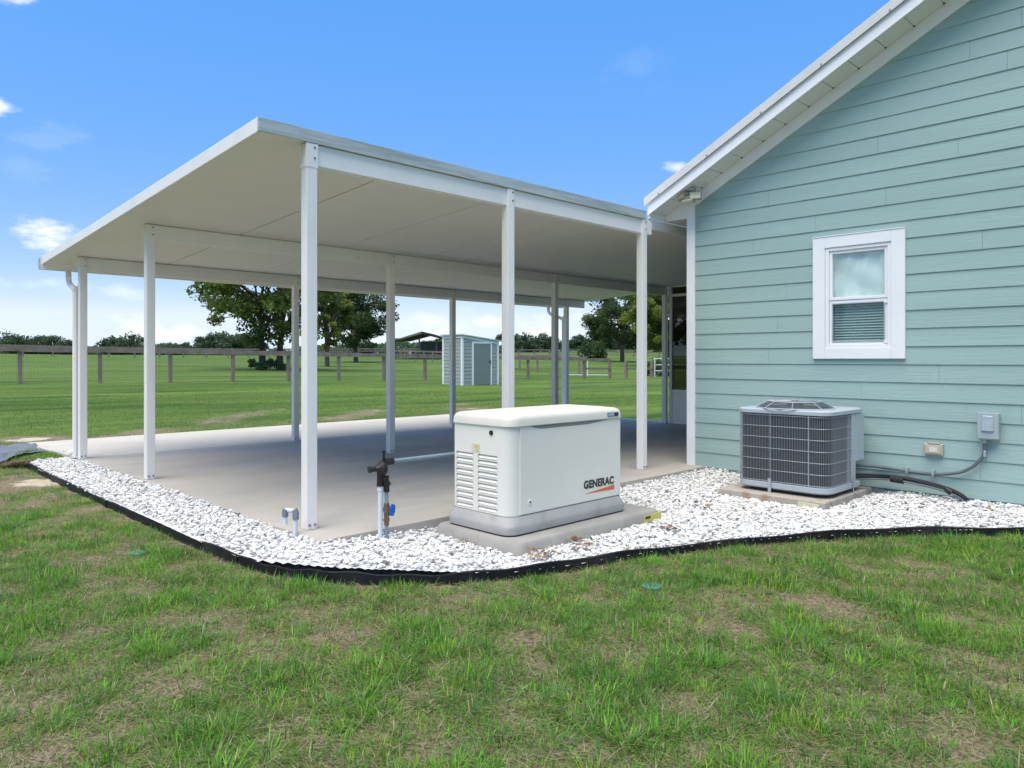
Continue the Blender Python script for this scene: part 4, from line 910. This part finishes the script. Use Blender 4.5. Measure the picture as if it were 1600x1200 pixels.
# ------------------------------------------------------------------ air conditioner
def make_ac():
    pad = thing('condenser_pad', 'stained concrete pad with a cream label under the air conditioner', 'concrete pad', (6.9, 3.1, GZ))
    lofted(PAD_A, [(-.12, -.004, .012), (-.022, 0, .012), (-.012, .008, .010)], 3).build('slab', M_pad2, pad)
    MB().prism([(6.3265,2.60+.06,-.082),(6.3265,2.60+.235,-.086),(6.3265,2.60+.24,-.028),(6.3265,2.60+.05,-.034)], [(6.321,2.66,-.082),(6.321,2.835,-.086),(6.321,2.84,-.028),(6.321,2.65,-.034)]).build('label', mat('aged paper label', (.58,.56,.38), .6, var=.12, scale=20), pad)
    x0, x1, y0, y1 = 6.45, 7.30, 2.62, 3.51; xc = 6.985
    zb, zt = .035, .765
    t = thing('air_conditioner', 'square grey air conditioner condenser with wire grille, against the teal wall', 'air conditioner', ((x0+x1)/2, (y0+y1)/2, -.012))
    r = .12
    lofted((x0,x1-.02,y0,y1), [(zb-.012,.012,r),(zb,.0,r),(zb+.042,.0,r),(zb+.046,.012,r)], 6).build('base_pan', M_acw, t, smooth=True)
    lofted((x0+.05,x1-.12,y0+.05,y1-.05), [(-.01,.02,r),(zb-.012,.02,r)], 6).build('feet', M_black, t)
    lofted((x0+.022,xc,y0+.022,y1-.022), [(zb+.046,0,r*.85),(zt-.045,0,r*.85)], 6).build('coil', M_coil, t, smooth=True)
    lofted((x0-.004,x1,y0-.004,y1+.004), [(zt-.046,.008,r),(zt-.042,.0,r),(zt-.012,.0,r),(zt-.002,.01,r),(zt,.03,r*.8)], 6).build('lid', M_acw, t, smooth=True)
    # service corner: tall strip, plus the electrical box that stops short of the pan
    MB().box(xc-.002, xc+.10, y0+.006, y1-.02, zb+.047, zt-.047).build('corner_panel', M_acw, t, bevel=.006)
    MB().box(xc+.101, x1-.01, y0+.004, y1-.02, zb+.235, zt-.047).build('service_box', M_acw, t, bevel=.006)
    # grille path around the coil
    path = []
    X0, Y0, Y1 = x0+.008, y0+.008, y1-.008; rr = r-.008
    path.append((xc-.03, Y1)); path.append((X0+rr, Y1))
    for k in range(1, 6): a = R(90+90*k/6); path.append((X0+rr+rr*math.cos(a), Y1-rr+rr*math.sin(a)))
    path.append((X0, Y1-rr)); path.append((X0, Y0+rr))
    for k in range(1, 6): a = R(180+90*k/6); path.append((X0+rr+rr*math.cos(a), Y0+rr+rr*math.sin(a)))
    path.append((X0+rr, Y0)); path.append((xc-.004, Y0))
    za, zc_ = zb+.044, zt-.046
    for i in range(7):
        z = za+.014+(zc_-za-.028)*i/6
        MB().tube([(px, py, z) for px, py in path], .0026, 6).build('grille_ring', M_wire, t, smooth=True)
    # vertical wires, joined: too fine to pick apart
    seg = [math.dist(path[i], path[i+1]) for i in range(len(path)-1)]; tot = sum(seg); b = MB(); heavy = MB(); s = 0; cnt = 0
    while s < tot:
        q = s; i = 0
        while i < len(seg)-1 and q > seg[i]: q -= seg[i]; i += 1
        u = q/seg[i]; px = path[i][0]+(path[i+1][0]-path[i][0])*u; py = path[i][1]+(path[i+1][1]-path[i][1])*u
        b.tube([(px, py, za), (px, py, zc_)], .0013, 4, cap=False); s += .0152
    w = b.build('grille_wires', M_wire, t); w['kind'] = 'stuff'
    for px, py in ((X0-.003, 3.46), (X0-.003, 3.16), (X0-.003, 2.80), (6.90, Y0-.003)):
        MB().tube([(px, py, za), (px, py, zc_)], .0042, 6).build('grille_stay', M_wire, t, smooth=True)
    # fan guard on top
    cx_, cy_ = (x0+xc)/2+.05, (y0+y1)/2; zf = zt+.001
    MB().tube([(cx_, cy_, zt-.01), (cx_, cy_, zt+.002)], .32, 28).build('fan_opening', M_coil, t)
    def ring(rad, z): return [(cx_+rad*math.cos(2*math.pi*k/32), cy_+rad*math.sin(2*math.pi*k/32), z) for k in range(33)]
    fg = MB()
    for k in range(9): u = k/8; rad = .345-.115*u; fg.tube(ring(rad, zf+.004+.052*min(1, u*1.1)), .0022, 4)
    for k in range(6): fg.tube(ring(.225-.033*k, zf+.060), .0022, 4)
    o = fg.build('fan_guard', M_cond, t); o['kind'] = 'stuff'
    MB().tube(ring(.35, zf+.003), .006, 6).tube(ring(.232, zf+.060), .005, 6).build('guard_ring', M_acw, t, smooth=True)
    for k in range(8):
        a = R(20+45*k); c_, s_ = math.cos(a), math.sin(a)
        MB().tube([(cx_+.35*c_, cy_+.35*s_, zf+.003), (cx_+.232*c_, cy_+.232*s_, zf+.062), (cx_+.04*c_, cy_+.04*s_, zf+.062)], .0042, 5).build('guard_spoke', M_wire, t)
    MB().tube([(cx_,cy_,zf),(cx_,cy_,zf+.062)], .075, 14).build('fan_motor', M_black, t)
    st = MB().box(cx_-.20, cx_-.199, cy_-.06, cy_+.06, zf+.02, zf+.05)
    # hold-down straps
    MB().box(x0-.011, x0-.007, 3.145, 3.175, -.016, zb+.085).box(x0-.035, x0-.007, 3.145, 3.175, -.0165, -.0125).build('hold_down', M_galv, t)
    MB().box(xc-.005, xc+.012, y0-.012, y0-.008, -.016, zb+.10).box(xc-.005, xc+.012, y0-.035, y0-.008, -.0165, -.0125).build('hold_down', M_galv, t)
make_ac()
def lineset():
    t = thing('refrigerant_lines', 'black insulated refrigerant lines looping from the air conditioner into the gravel', 'pipes', (7.2, 2.4, 0))
    xm = 7.30
    def wp(l, xm=xm): return [(xm, *wallp(px, py, xm)) for px, py in l]
    p = wp(((1338,742),(1365,744),(1400,746),(1430,751),(1460,758),(1485,766),(1503,775),(1512,784),(1514,793)))
    p[0] = (7.10, p[0][1], p[0][2]); MB().tube(spline(p, 4), .021, 10).build('suction_line', M_foam, t, smooth=True)
    p2 = [(x-.03, y+.004*math.sin(i), z-.022) for i, (x, y, z) in enumerate(p)]
    MB().tube(spline(p2, 4), .009, 8).build('liquid_line', M_cond, t, smooth=True)
    p3 = [(x-.012, y, z+.026-.008*i) for i, (x, y, z) in enumerate(p)]
    MB().tube(spline(p3[:6], 4), .010, 8).build('control_cable', M_black, t, smooth=True)
    c = [(xm-.02, *wallp(px, py, xm-.02)) for px, py in ((1392,748),(1412,751))]; MB().tube(c, .031, 12).build('line_filter', M_foam, t, smooth=True)
    c = [(xm-.015, *wallp(px, py, xm-.015)) for px, py in ((1478,764),(1487,770))]; MB().tube(c, .029, 10).build('tape_wrap', M_black, t, smooth=True)
    a = (7.24, *wallp(1509, 789, 7.24)); b = (7.28, *wallp(1526, 784, 7.28))
    s = thing('pvc_drain_stub', 'white PVC drain stub lying at the end of the black pipes', 'pipe', a)
    MB().tube([a, b], .017, 12).build('pipe', M_pvc, s, smooth=True)
    MB().tube([b, (b[0]+.01, b[1]-.02, b[2]-.004)], .023, 12).build('cap', M_pvc, s, smooth=True)
lineset()

# ------------------------------------------------------------------ small things on the lawn
def lids():
    for px, py, lab in ((213,866,'round green valve lid in the grass left of the gravel strip'), (1018,919,'small green valve lid in the grass below the generator')):
        x, y = onz(px, py, GZ); t = thing('valve_lid', lab, 'valve cover', (x, y, GZ), 'green valve lids')
        z = float(micro(np.array([x]), np.array([y]))[0])+GZ
        MB().tube([(x,y,z-.03),(x,y,z+.010),(x,y,z+.014)], [.055,.055,.048], 20).build('cover', M_green, t, smooth=True)
        MB().tube([(x-.02,y,z+.0145),(x+.02,y,z+.0145)], .004, 6).build('grip', M_green, t)
lids()
def fabric():
    t = [(1.05,9.55),(1.55,9.9),(2.12,10.72),(2.42,10.9),(2.28,11.5),(2.2,12.2),(1.2,12.3),(.3,11.4)]
    q = [onz(*p, GZ) for p in ((-40,736),(0,722),(52,722),(74,713),(48,705),(28,698),(0,698),(-50,702))]
    n = 26; v = []; f = []
    A, B, C, D = [Vector((*q[i], 0)) for i in (0, 3, 5, 7)]
    for i in range(n):
        for j in range(n):
            u, w = i/(n-1), j/(n-1); p = (A*(1-u)+B*u)*(1-w) + (D*(1-u)+C*u)*w
            p.x += .05*math.sin(7*u+3*w)*(j in (0, n-1)); z = GZ+.022+float(micro(np.array([p.x]), np.array([p.y]))[0])+.022*math.sin(9*w+4*u)+.012*math.sin(23*w-7*u)+.01*random.random()
            v.append((p.x, p.y, z))
    for i in range(n-1):
        for j in range(n-1): f.append((i*n+j, (i+1)*n+j, (i+1)*n+j+1, i*n+j+1))
    o = mesh_obj('landscape_fabric', v, f, M_fabric, smooth=True); tag(o, 'wrinkled grey-blue landscape fabric on the ground beyond the gravel end', 'fabric')
    s = o.modifiers.new('thick', 'SOLIDIFY'); s.thickness = .004
fabric()

# ------------------------------------------------------------------ shed
def make_shed():
    X0, Y0, Wd, Dp = 20.7, 24.2, 2.2, 1.36
    z0 = float(tz(X0, Y0))-.02; zt = 2.30; zr = 2.06
    t = thing('garden_shed', 'small grey-green lean-to shed with white trim and one plank door on the lawn', 'shed', (X0+Wd/2, Y0+Dp/2, z0))
    def top(x): return zt+(zr-zt)*(x-X0)/Wd
    MB().extr([(X0+.03,z0),(X0+Wd-.03,z0),(X0+Wd-.03,top(X0+Wd)-.02),(X0+.03,zt-.02)], 1, Y0+.03, Y0+Dp-.03).build('wall', M_shed, t)
    e = .158; s = MB(); k = 0
    while z0+.02+k*e < zt-.05:
        a = z0+.02+k*e; b = min(a+e+.01, zt-.03)
        s.prism([(X0+.03,Y0+.05,a),(X0+.006,Y0+.05,a),(X0+.024,Y0+.05,b),(X0+.03,Y0+.05,b)], [(X0+.03,Y0+Dp-.05,a),(X0+.006,Y0+Dp-.05,a),(X0+.024,Y0+Dp-.05,b),(X0+.03,Y0+Dp-.05,b)])
        for xa, xb in ((X0+.06, X0+.58), (X0+1.76, X0+Wd-.06)):
            b2 = min(b, top(xb)-.04)
            if b2 > a+.03: s.prism([(xa,Y0+.03,a),(xa,Y0+.006,a),(xa,Y0+.024,b2),(xa,Y0+.03,b2)], [(xb,Y0+.03,a),(xb,Y0+.006,a),(xb,Y0+.024,b2),(xb,Y0+.03,b2)])
        if a > 1.95-.1:
            pass
        k += 1
    s.build('siding', M_shed, t)['kind'] = 'stuff'
    tr = MB()
    for x, y, h in ((X0,Y0,zt),(X0+Wd-.09,Y0,top(X0+Wd-.09)),(X0,Y0+Dp-.09,zt)):
        tr.box(x-.005, x+.09, y-.005, y+.09, z0, h-.03)
    tr.extr([(X0+.091,zt-.14),(X0+Wd-.091,top(X0+Wd)-.13),(X0+Wd-.091,top(X0+Wd)-.02),(X0+.091,zt-.03)], 1, Y0-.004, Y0+.028)
    tr.box(X0-.004, X0+.028, Y0+.091, Y0+Dp-.091, zt-.13, zt-.03)
    tr.build('corner_trim', M_trim, t)
    dx0, dx1, dz = X0+.66, X0+1.68, 1.94
    d = MB(); n = 8
    for i in range(n):
        a = dx0+(dx1-dx0)*i/n; d.box(a+.004, a+(dx1-dx0)/n-.004, Y0-.012, Y0+.02, z0+.03, dz)
    d.box(dx0, dx1, Y0-.002, Y0+.01, z0+.03, dz)
    dr = d.build('door', M_sheddoor, t)
    MB().box(dx1-.06, dx1-.02, Y0-.05, Y0-.0125, 1.05, 1.20).build('handle', M_black, dr)
    MB().box(dx0-.08, dx0, Y0-.02, Y0+.03, z0, dz+.08).box(dx1, dx1+.08, Y0-.02, Y0+.03, z0, dz+.08).box(dx0, dx1, Y0-.02, Y0+.03, dz, dz+.08).build('door_frame', M_trim, t)
    rf = [(X0-.08,zt-.005),(X0+Wd+.08,top(X0+Wd+.08)-.005),(X0+Wd+.08,top(X0+Wd+.08)+.04),(X0-.08,zt+.04)]
    MB().extr(rf, 1, Y0-.08, Y0+Dp+.06).build('roof', M_fascia, t)
make_shed()

# ------------------------------------------------------------------ fences
def fence(name, label, pts, spacing, hgt, rails, pw=.12, wire=False, m=M_wood, group=None):
    (xa, ya), (xb, yb) = pts; L = math.hypot(xb-xa, yb-ya); n = max(1, round(L/spacing)); rz = math.atan2(yb-ya, xb-xa)
    P = [(xa+(xb-xa)*i/n, ya+(yb-ya)*i/n) for i in range(n+1)]
    t = thing(name, label, 'fence', (xa, ya, float(tz(xa, ya))), group)
    pm = MB().box(-pw/2, pw/2, -pw/2, pw/2, -.2, hgt).add([], []); me = bpy.data.meshes.new('post')
    me.from_pydata(pm.v, [], pm.f); me.materials.append(m)
    for x, y in P: 
        o = inst(me, 'post', t, (x, y, float(tz(x, y))), rz+random.uniform(-.08,.08)); o.scale.z = random.uniform(.97, 1.05); o.rotation_euler.x = random.uniform(-.015,.015)
    ux, uy = math.cos(rz), math.sin(rz); nx, ny = uy, -ux
    for i in range(n):
        (x0, y0), (x1, y1) = P[i], P[i+1]; z0, z1 = float(tz(x0, y0)), float(tz(x1, y1))
        for zc, h, th, offn in rails:
            ja, jb = random.uniform(-.015,.015), random.uniform(-.015,.015)
            a = [(x0+nx*offn, y0+ny*offn, z0+zc-h/2+ja), (x0+nx*(offn+th), y0+ny*(offn+th), z0+zc-h/2+ja), (x0+nx*(offn+th), y0+ny*(offn+th), z0+zc+h/2+ja), (x0+nx*offn, y0+ny*offn, z0+zc+h/2+ja)]
            b = [(x1+nx*offn, y1+ny*offn, z1+zc-h/2+jb), (x1+nx*(offn+th), y1+ny*(offn+th), z1+zc-h/2+jb), (x1+nx*(offn+th), y1+ny*(offn+th), z1+zc+h/2+jb), (x1+nx*offn, y1+ny*offn, z1+zc+h/2+jb)]
            MB().prism(a, b).build('rail', m, t)
    if wire:
        w = MB(); r = .0022
        for i in range(n):
            (x0, y0), (x1, y1) = P[i], P[i+1]; z0, z1 = float(tz(x0, y0)), float(tz(x1, y1))
            for k in range(9): w.tube([(x0, y0, z0+.06+k*.12), (x1, y1, z1+.06+k*.12)], r, 3, cap=False)
            m_ = int(math.hypot(x1-x0, y1-y0)/.10)
            for k in range(1, m_): u = k/m_; w.tube([(x0+(x1-x0)*u, y0+(y1-y0)*u, z0+(z1-z0)*u+.05), (x0+(x1-x0)*u, y0+(y1-y0)*u, z0+(z1-z0)*u+1.1)], r, 3, cap=False)
        o = w.build('wire_mesh', M_mesh, t); o['kind'] = 'stuff'
    return t
HRAIL = [(1.19, .16, .04, .06), (1.285, .035, .16, -.08)]
fence('rail_fence', 'weathered wooden fence with one wide top board and wire mesh across the lawn', ((-1.9, 29.6), (34.9, 29.2)), 2.44, 1.27, HRAIL, .12, wire=True)
fence('rail_fence', 'short two-rail wooden fence end at the corner of the wire-mesh fence', ((34.95, 29.2), (37.4, 29.15)), 2.44, 1.27, [(1.20, .16, .04, .06), (.62, .13, .04, .06)], .15)
fence('rail_fence', 'far brown board fence running above the wire-mesh fence along the left skyline', ((-30, 114), (90, 114)), 3.4, 1.5, [(1.40, .22, .05, .06), (1.0, .18, .05, .06)], .16)
fence('rail_fence', 'brown cross fence running away from the wire-mesh fence behind the shed', (at(905, 51), at(606, 100)), 3.4, 1.3, [(1.22, .15, .04, .06)], .13)
fence('rail_fence', 'distant three-rail fence in front of the right-hand trees', ((84, 88), (118, 80)), 3.2, 1.4, [(1.30, .17, .05, .06), (.85, .15, .05, .06), (.42, .15, .05, .06)], .16)
fence('rail_fence', 'low single-rail grey fence stub beyond the last patio posts', ((38.4, 28.6), (41.3, 28.6)), 2.9, 1.12, [(.62, .10, .06, .05)], .17)
def white_gates():
    def g(name, label, p0, p1, hgt, nx, rails):
        (xa, ya), (xb, yb) = p0, p1; za, zb = float(tz(xa, ya)), float(tz(xb, yb))
        t = thing(name, label, 'gate', (xa, ya, za))
        for i in range(nx+1):
            u = i/nx; x, y, z = xa+(xb-xa)*u, ya+(yb-ya)*u, za+(zb-za)*u
            MB().tube([(x,y,z-.05),(x,y,z+hgt)], .04, 8).build('upright', M_wpipe, t)
        for h in rails: MB().tube([(xa,ya,za+h),(xb,yb,zb+h)], .032, 8).build('bar', M_wpipe, t)
    g('pipe_gate', 'white pipe gate panel seen behind the two-rail fence end', (36.9, 32.5), (40.2, 31.4), 1.12, 2, (1.10, .08))
    g('pipe_gate', 'white pipe gate with rounded top standing alone right of the stub fence', at(1023, 49.5), at(1083, 52), 1.30, 1, (1.28, .85, .45))
white_gates()

# ------------------------------------------------------------------ open barn
def barn():
    cx, cy = at(668, 105); z0 = float(tz(cx, cy))
    t = thing('pole_barn', 'dark open pole barn with a gable roof behind the shed', 'barn', (cx, cy, z0))
    f = Vector((CA, SA, 0)); s = Vector((SA, -CA, 0)); c = Vector((cx, cy, 0))
    def zpx(py, d=105): return H+(HY-py)/FPX*d
    def P(px, dd, z): 
        r = (px-668)/FPX*105; q = c+s*r+f*dd; return (q.x, q.y, z)
    prof = [(664,519.5),(720,536),(720,538),(664,523),(632,531.5),(612,532.5),(612,530.5),(632,529.5)]
    for nm, idx in (('roof', (0,1,2,3)), ('lean_to_roof', (0,3,4,7)), ('lean_to_roof', (7,4,5,6))):
        MB().prism([P(prof[i][0], -4+.001*len(nm), zpx(prof[i][1])) for i in idx], [P(prof[i][0]+(6 if nm == 'roof' else 0), 7, zpx(prof[i][1])+.0) for i in idx]).build(nm, M_barnroof if nm == 'roof' else M_barnlean, t)
    for px in (624, 660, 686, 712):
        p = P(px, -3.5, z0-.2); q = P(px, -3.5, zpx(531.5 if px == 624 else 526+abs(px-664)*.28)); MB().tube([p, q], .12, 6).build('post', M_barn, t)
    a = [P(660, -2, z0-.2), P(716, -2, z0-.2), P(716, -2, zpx(535)), P(660, -2, zpx(534))]; b = [P(660, 5, z0-.2), P(716, 5, z0-.2), P(716, 5, zpx(535)), P(660, 5, zpx(534))]
    MB().prism(a, b).build('stall_wall', M_barn, t)
barn()

# ------------------------------------------------------------------ trees
def make_tree(name, label, base, h, rad, crown, clumps, leaves, lsize, cols, trunks=1, lean=0., seed=1, group=None, tr=.22, droop=0., sparse=1.0, clump_r=.24):
    """crown = (z bottom, z top) above ground; rad = crown radius"""
    g = np.random.default_rng(seed); x0, y0 = base; z0 = float(tz(x0, y0))
    t = thing(name, label, 'tree', (x0, y0, z0), group)
    zb, zt = crown; cz = (zb+zt)/2; hz = (zt-zb)/2
    C = []
    while len(C) < clumps:
        p = g.uniform(-1, 1, 3); q = np.linalg.norm(p)
        if .35 < q < 1 and not (p[2] < -.3 and q > .93):
            C.append(np.array([p[0]*rad, p[1]*rad, p[2]*hz]))
    C = np.array(C)*(1+g.normal(0, .09, (clumps, 1)))
    cr = rad*clump_r*g.uniform(.6, 1.35, clumps)
    # trunk and limbs
    b = MB(); tops = []
    for k in range(trunks):
        ox = (k-(trunks-1)/2)*1.15; tx, ty = ox*SA, -ox*CA
        hh = zb+hz*.9
        pts = [(x0+tx, y0+ty, z0-.2), (x0+tx*1.0+.05*g.normal(), y0+ty, z0+hh*.3), (x0+tx*1.2+.15*g.normal(), y0+ty*1.2+.1*g.normal(), z0+hh*.65), (x0+tx*1.3+lean, y0+ty*1.3, z0+hh)]
        sp = spline(pts, 4); rr = [tr*(1.25 if i == 0 else 1)*(1-.75*i/(len(sp)-1)) for i in range(len(sp))]
        b.tube(sp, rr, 8); tops.append(sp)
    for i in range(min(clumps, 46)):
        sp = tops[i % trunks]; a = Vector(sp[g.integers(len(sp)//2-1, len(sp)-1)]); e = Vector((x0+C[i][0], y0+C[i][1], z0+cz+C[i][2]))
        m = a.lerp(e, .5)+Vector((0, 0, .12*(e-a).length)); m += Vector(g.normal(0, .15, 3))
        b.tube([a, m, e], [tr*.32, tr*.18, tr*.05], 5, cap=False)
    b.build('trunk', M_bark, t, smooth=True)
    # leaves
    ci = g.integers(0, clumps, leaves); dirs = g.normal(0, 1, (leaves, 3)); dirs /= np.linalg.norm(dirs, axis=1, keepdims=True)
    rr = cr[ci]*g.random(leaves)**(.5); pos = C[ci]+dirs*rr[:,None]*np.array([1.15,1.15,.8])
    pos[:,2] += cz; pos[:,2] = np.maximum(pos[:,2]-droop*g.random(leaves)**3, .15)
    s = lsize*g.lognormal(0, .3, leaves)
    n = g.normal(0, 1, (leaves, 3)); n[:,2] += .7; n /= np.linalg.norm(n, axis=1, keepdims=True)
    u = np.cross(n, g.normal(0, 1, (leaves, 3))); u /= np.linalg.norm(u, axis=1, keepdims=True); w = np.cross(n, u)
    V = np.stack([pos-u*s[:,None]*.9, pos+w*s[:,None]*.5+n*s[:,None]*.12, pos+u*s[:,None]*.9, pos-w*s[:,None]*.5+n*s[:,None]*.12], 1)
    V = V.reshape(-1, 3)
    Q = np.arange(leaves*4).reshape(-1, 4)
    cc = np.array(cols); clc = cc[g.integers(0, len(cols), clumps)]*(1+g.normal(0, .18, (clumps, 1)))
    col = clc[ci]*(1+g.normal(0, .25, (leaves, 1)))
    o = np_mesh('crown', V, Q, M_leaf, np.repeat(np.clip(col, .006, .5), 4, 0), t)
    return t
OLIVE = [(.180,.235,.050),(.130,.190,.045),(.23,.275,.060),(.100,.155,.040)]
DARK = [(.066,.105,.036),(.085,.130,.044),(.056,.092,.034),(.100,.145,.048)]
YEL = [(.215,.250,.050),(.175,.22,.045),(.26,.285,.060),(.13,.185,.042)]
FAR = [(.075,.120,.058),(.092,.138,.068),(.068,.110,.058)]
make_tree('oak_tree', 'olive-green tree with two trunks just beyond the wire-mesh fence', at(423, 48), 8.6, 4.8, (1.7, 8.8), 100, 23000, .125, OLIVE, trunks=2, seed=11, tr=.27, clump_r=.155)
make_tree('oak_tree', 'yellowish tree between the tall front post and the dark round tree', at(511, 60), 8, 2.1, (1.2, 8.0), 40, 8500, .14, YEL, seed=5, tr=.22, clump_r=.22)
make_tree('oak_tree', 'dark green round tree left of the open barn', at(556, 80), 9, 3.7, (2.0, 9.0), 58, 17000, .15, DARK, seed=8, tr=.28, clump_r=.27)
make_tree('oak_tree', 'spreading dark green tree right of the last low-side post', at(972, 98), 9, 5.4, (1.6, 9.3), 70, 20000, .17, DARK, seed=21, tr=.34, clump_r=.21)
make_tree('oak_tree', 'large yellow-green tree beyond the patio at the house corner', at(1046, 78), 9.5, 5.0, (1.3, 9.6), 90, 22000, .17, YEL, seed=33, tr=.30, clump_r=.165)
make_tree('young_tree', 'slender sparse tree behind the shed at its right side', at(797, 62), 5, 1.0, (.6, 3.5), 15, 900, .13, DARK, seed=3, tr=.07, clump_r=.30)
make_tree('oak_tree', 'broad olive tree in the field left of the view', (-27, 34), 9, 5, (1.6, 9.2), 60, 14000, .17, OLIVE, seed=44, tr=.3)
make_tree('oak_tree', 'dark tree in the field left of the view', (-34, 46), 10, 6, (1.5, 10), 60, 14000, .2, DARK, seed=45, tr=.3)
def bush(label, base, rad, h, n, cols, ls, seed, cat='bush', group=None, name='bush'):
    g = np.random.default_rng(seed); x0, y0 = base; z0 = float(tz(x0, y0))
    t = thing(name, label, cat, (x0, y0, z0), group)
    k = 9; C = np.stack([g.uniform(-.8, .8, k)*rad, g.uniform(-.8, .8, k)*rad, g.uniform(.15, .75, k)*h], -1); ci = g.integers(0, k, n)
    dr = g.normal(0, 1, (n, 3)); dr /= np.linalg.norm(dr, axis=1, keepdims=True); pos = C[ci]+dr*(min(rad, h)*.45*g.random(n)**.4)[:,None]; pos[:,2] = np.abs(pos[:,2])
    s = ls*g.lognormal(0, .3, n); nn = g.normal(0, 1, (n, 3)); nn /= np.linalg.norm(nn, axis=1, keepdims=True); u = np.cross(nn, g.normal(0, 1, (n, 3))); u /= np.linalg.norm(u, axis=1, keepdims=True); w = np.cross(nn, u)
    V = np.stack([pos-u*s[:,None], pos+w*s[:,None]*.55, pos+u*s[:,None], pos-w*s[:,None]*.55], 1).reshape(-1, 3)
    col = np.array(cols)[g.integers(0, len(cols), k)][ci]*(1+g.normal(0, .25, (n, 1)))
    np_mesh('foliage', V, np.arange(n*4).reshape(-1, 4), M_leaf, np.repeat(np.clip(col, .006, .5), 4, 0), t)
    b = MB()
    for q in C[:5]: b.tube([(x0+q[0]*.2, y0+q[1]*.2, z0-.05), (x0+q[0], y0+q[1], z0+q[2])], .02, 4)
    b.build('stem', M_bark, t)
bush('low green bush at the foot of the two-trunk tree', at(421, 47.0), 1.1, .65, 1500, [(.03,.075,.02),(.045,.095,.022)], .08, 2)
bush('light green bush behind the white rounded gate', at(1034, 52), 1.1, 1.3, 1200, [(.05,.11,.025),(.08,.14,.03)], .09, 4)
bush('pale green shrub left of the spreading dark tree', at(925, 120), 2.6, 2.6, 1500, [(.07,.11,.03),(.06,.10,.03)], .2, 6)
# far trees on the skyline, each one a thing
farspec = [(18,250,7.0,9.0,'rounded far tree at the left edge of the field'),(52,260,6.0,8.0,'second far tree from the left edge'),(84,255,6.0,9.0,'far tree with a ragged top left of the leftmost post'),(104,240,3.6,6.8,'thin far tree just left of the leftmost post'),
  (172,270,5.2,7.5,'far tree right of the leftmost post'),(190,265,5.5,9.5,'taller far tree between the two left posts'),(213,262,5.5,9.0,'far tree next to the second post'),(266,280,4.5,5.5,'low far tree right of the second post'),(291,270,2.2,6.5,'small ball-shaped far tree on the skyline'),
  (338,200,5.5,6.8,'dark far tree at the left of the olive tree'),(362,205,5.5,7.5,'dark far tree behind the olive tree'),(392,215,4.5,5.5,'low dark far tree right of the olive tree trunks'),(566,220,4.0,5.2,'small far tree below the dark round tree'),
  (826,260,5.5,7.5,'far grey-green tree right of the shed'),(851,265,5.0,7.5,'far tree left of the last low-side post'),(938,230,5.0,9.5,'far tree at the right of the last low-side post'),(956,225,4.5,8.0,'far tree under the spreading dark tree'),(992,215,6.0,8.0,'far dark tree left of the front right post'),(1022,215,6.0,8.5,'far dark tree right of the front right post'),(905,260,5.0,6.5,'far low tree just right of the last downspout')]
for i, (px, d, rad, top, lab) in enumerate(farspec):
    make_tree('far_tree', lab, at(px, d), top*.8, rad, (.5, top*.8), 26, 3000, .42, FAR, seed=100+i, group='trees on the skyline', tr=.3, clump_r=.34)
def treeline():
    g = np.random.default_rng(77); n = 42000
    px = g.uniform(-500, 2100, n); d = g.uniform(300, 340, n); r = (px-CX)/FPX*d; X = r*SA+d*CA; Y = -r*CA+d*SA
    top = 2.2+3.2*vnoise(px, d*0, .016, 2)**1.5+2.*vnoise(px, d*0, .06, 3); z = tz(X, Y)+top*g.random(n)**.7
    s = g.uniform(.5, 1.1, n); nn = g.normal(0, 1, (n, 3)); nn /= np.linalg.norm(nn, axis=1, keepdims=True); u = np.cross(nn, g.normal(0, 1, (n, 3))); u /= np.linalg.norm(u, axis=1, keepdims=True); w = np.cross(nn, u)
    pos = np.stack([X, Y, z], -1)
    V = np.stack([pos-u*s[:,None], pos+w*s[:,None]*.6, pos+u*s[:,None], pos-w*s[:,None]*.6], 1).reshape(-1, 3)
    col = np.array(FAR)[g.integers(0, 3, n)]*1.25*(1+g.normal(0, .2, (n, 1)))
    o = np_mesh('distant_woodland', V, np.arange(n*4).reshape(-1, 4), M_leaf, np.repeat(np.clip(col, .006, .5), 4, 0)); tag(o, kind='stuff')
treeline()
lawn_blades()
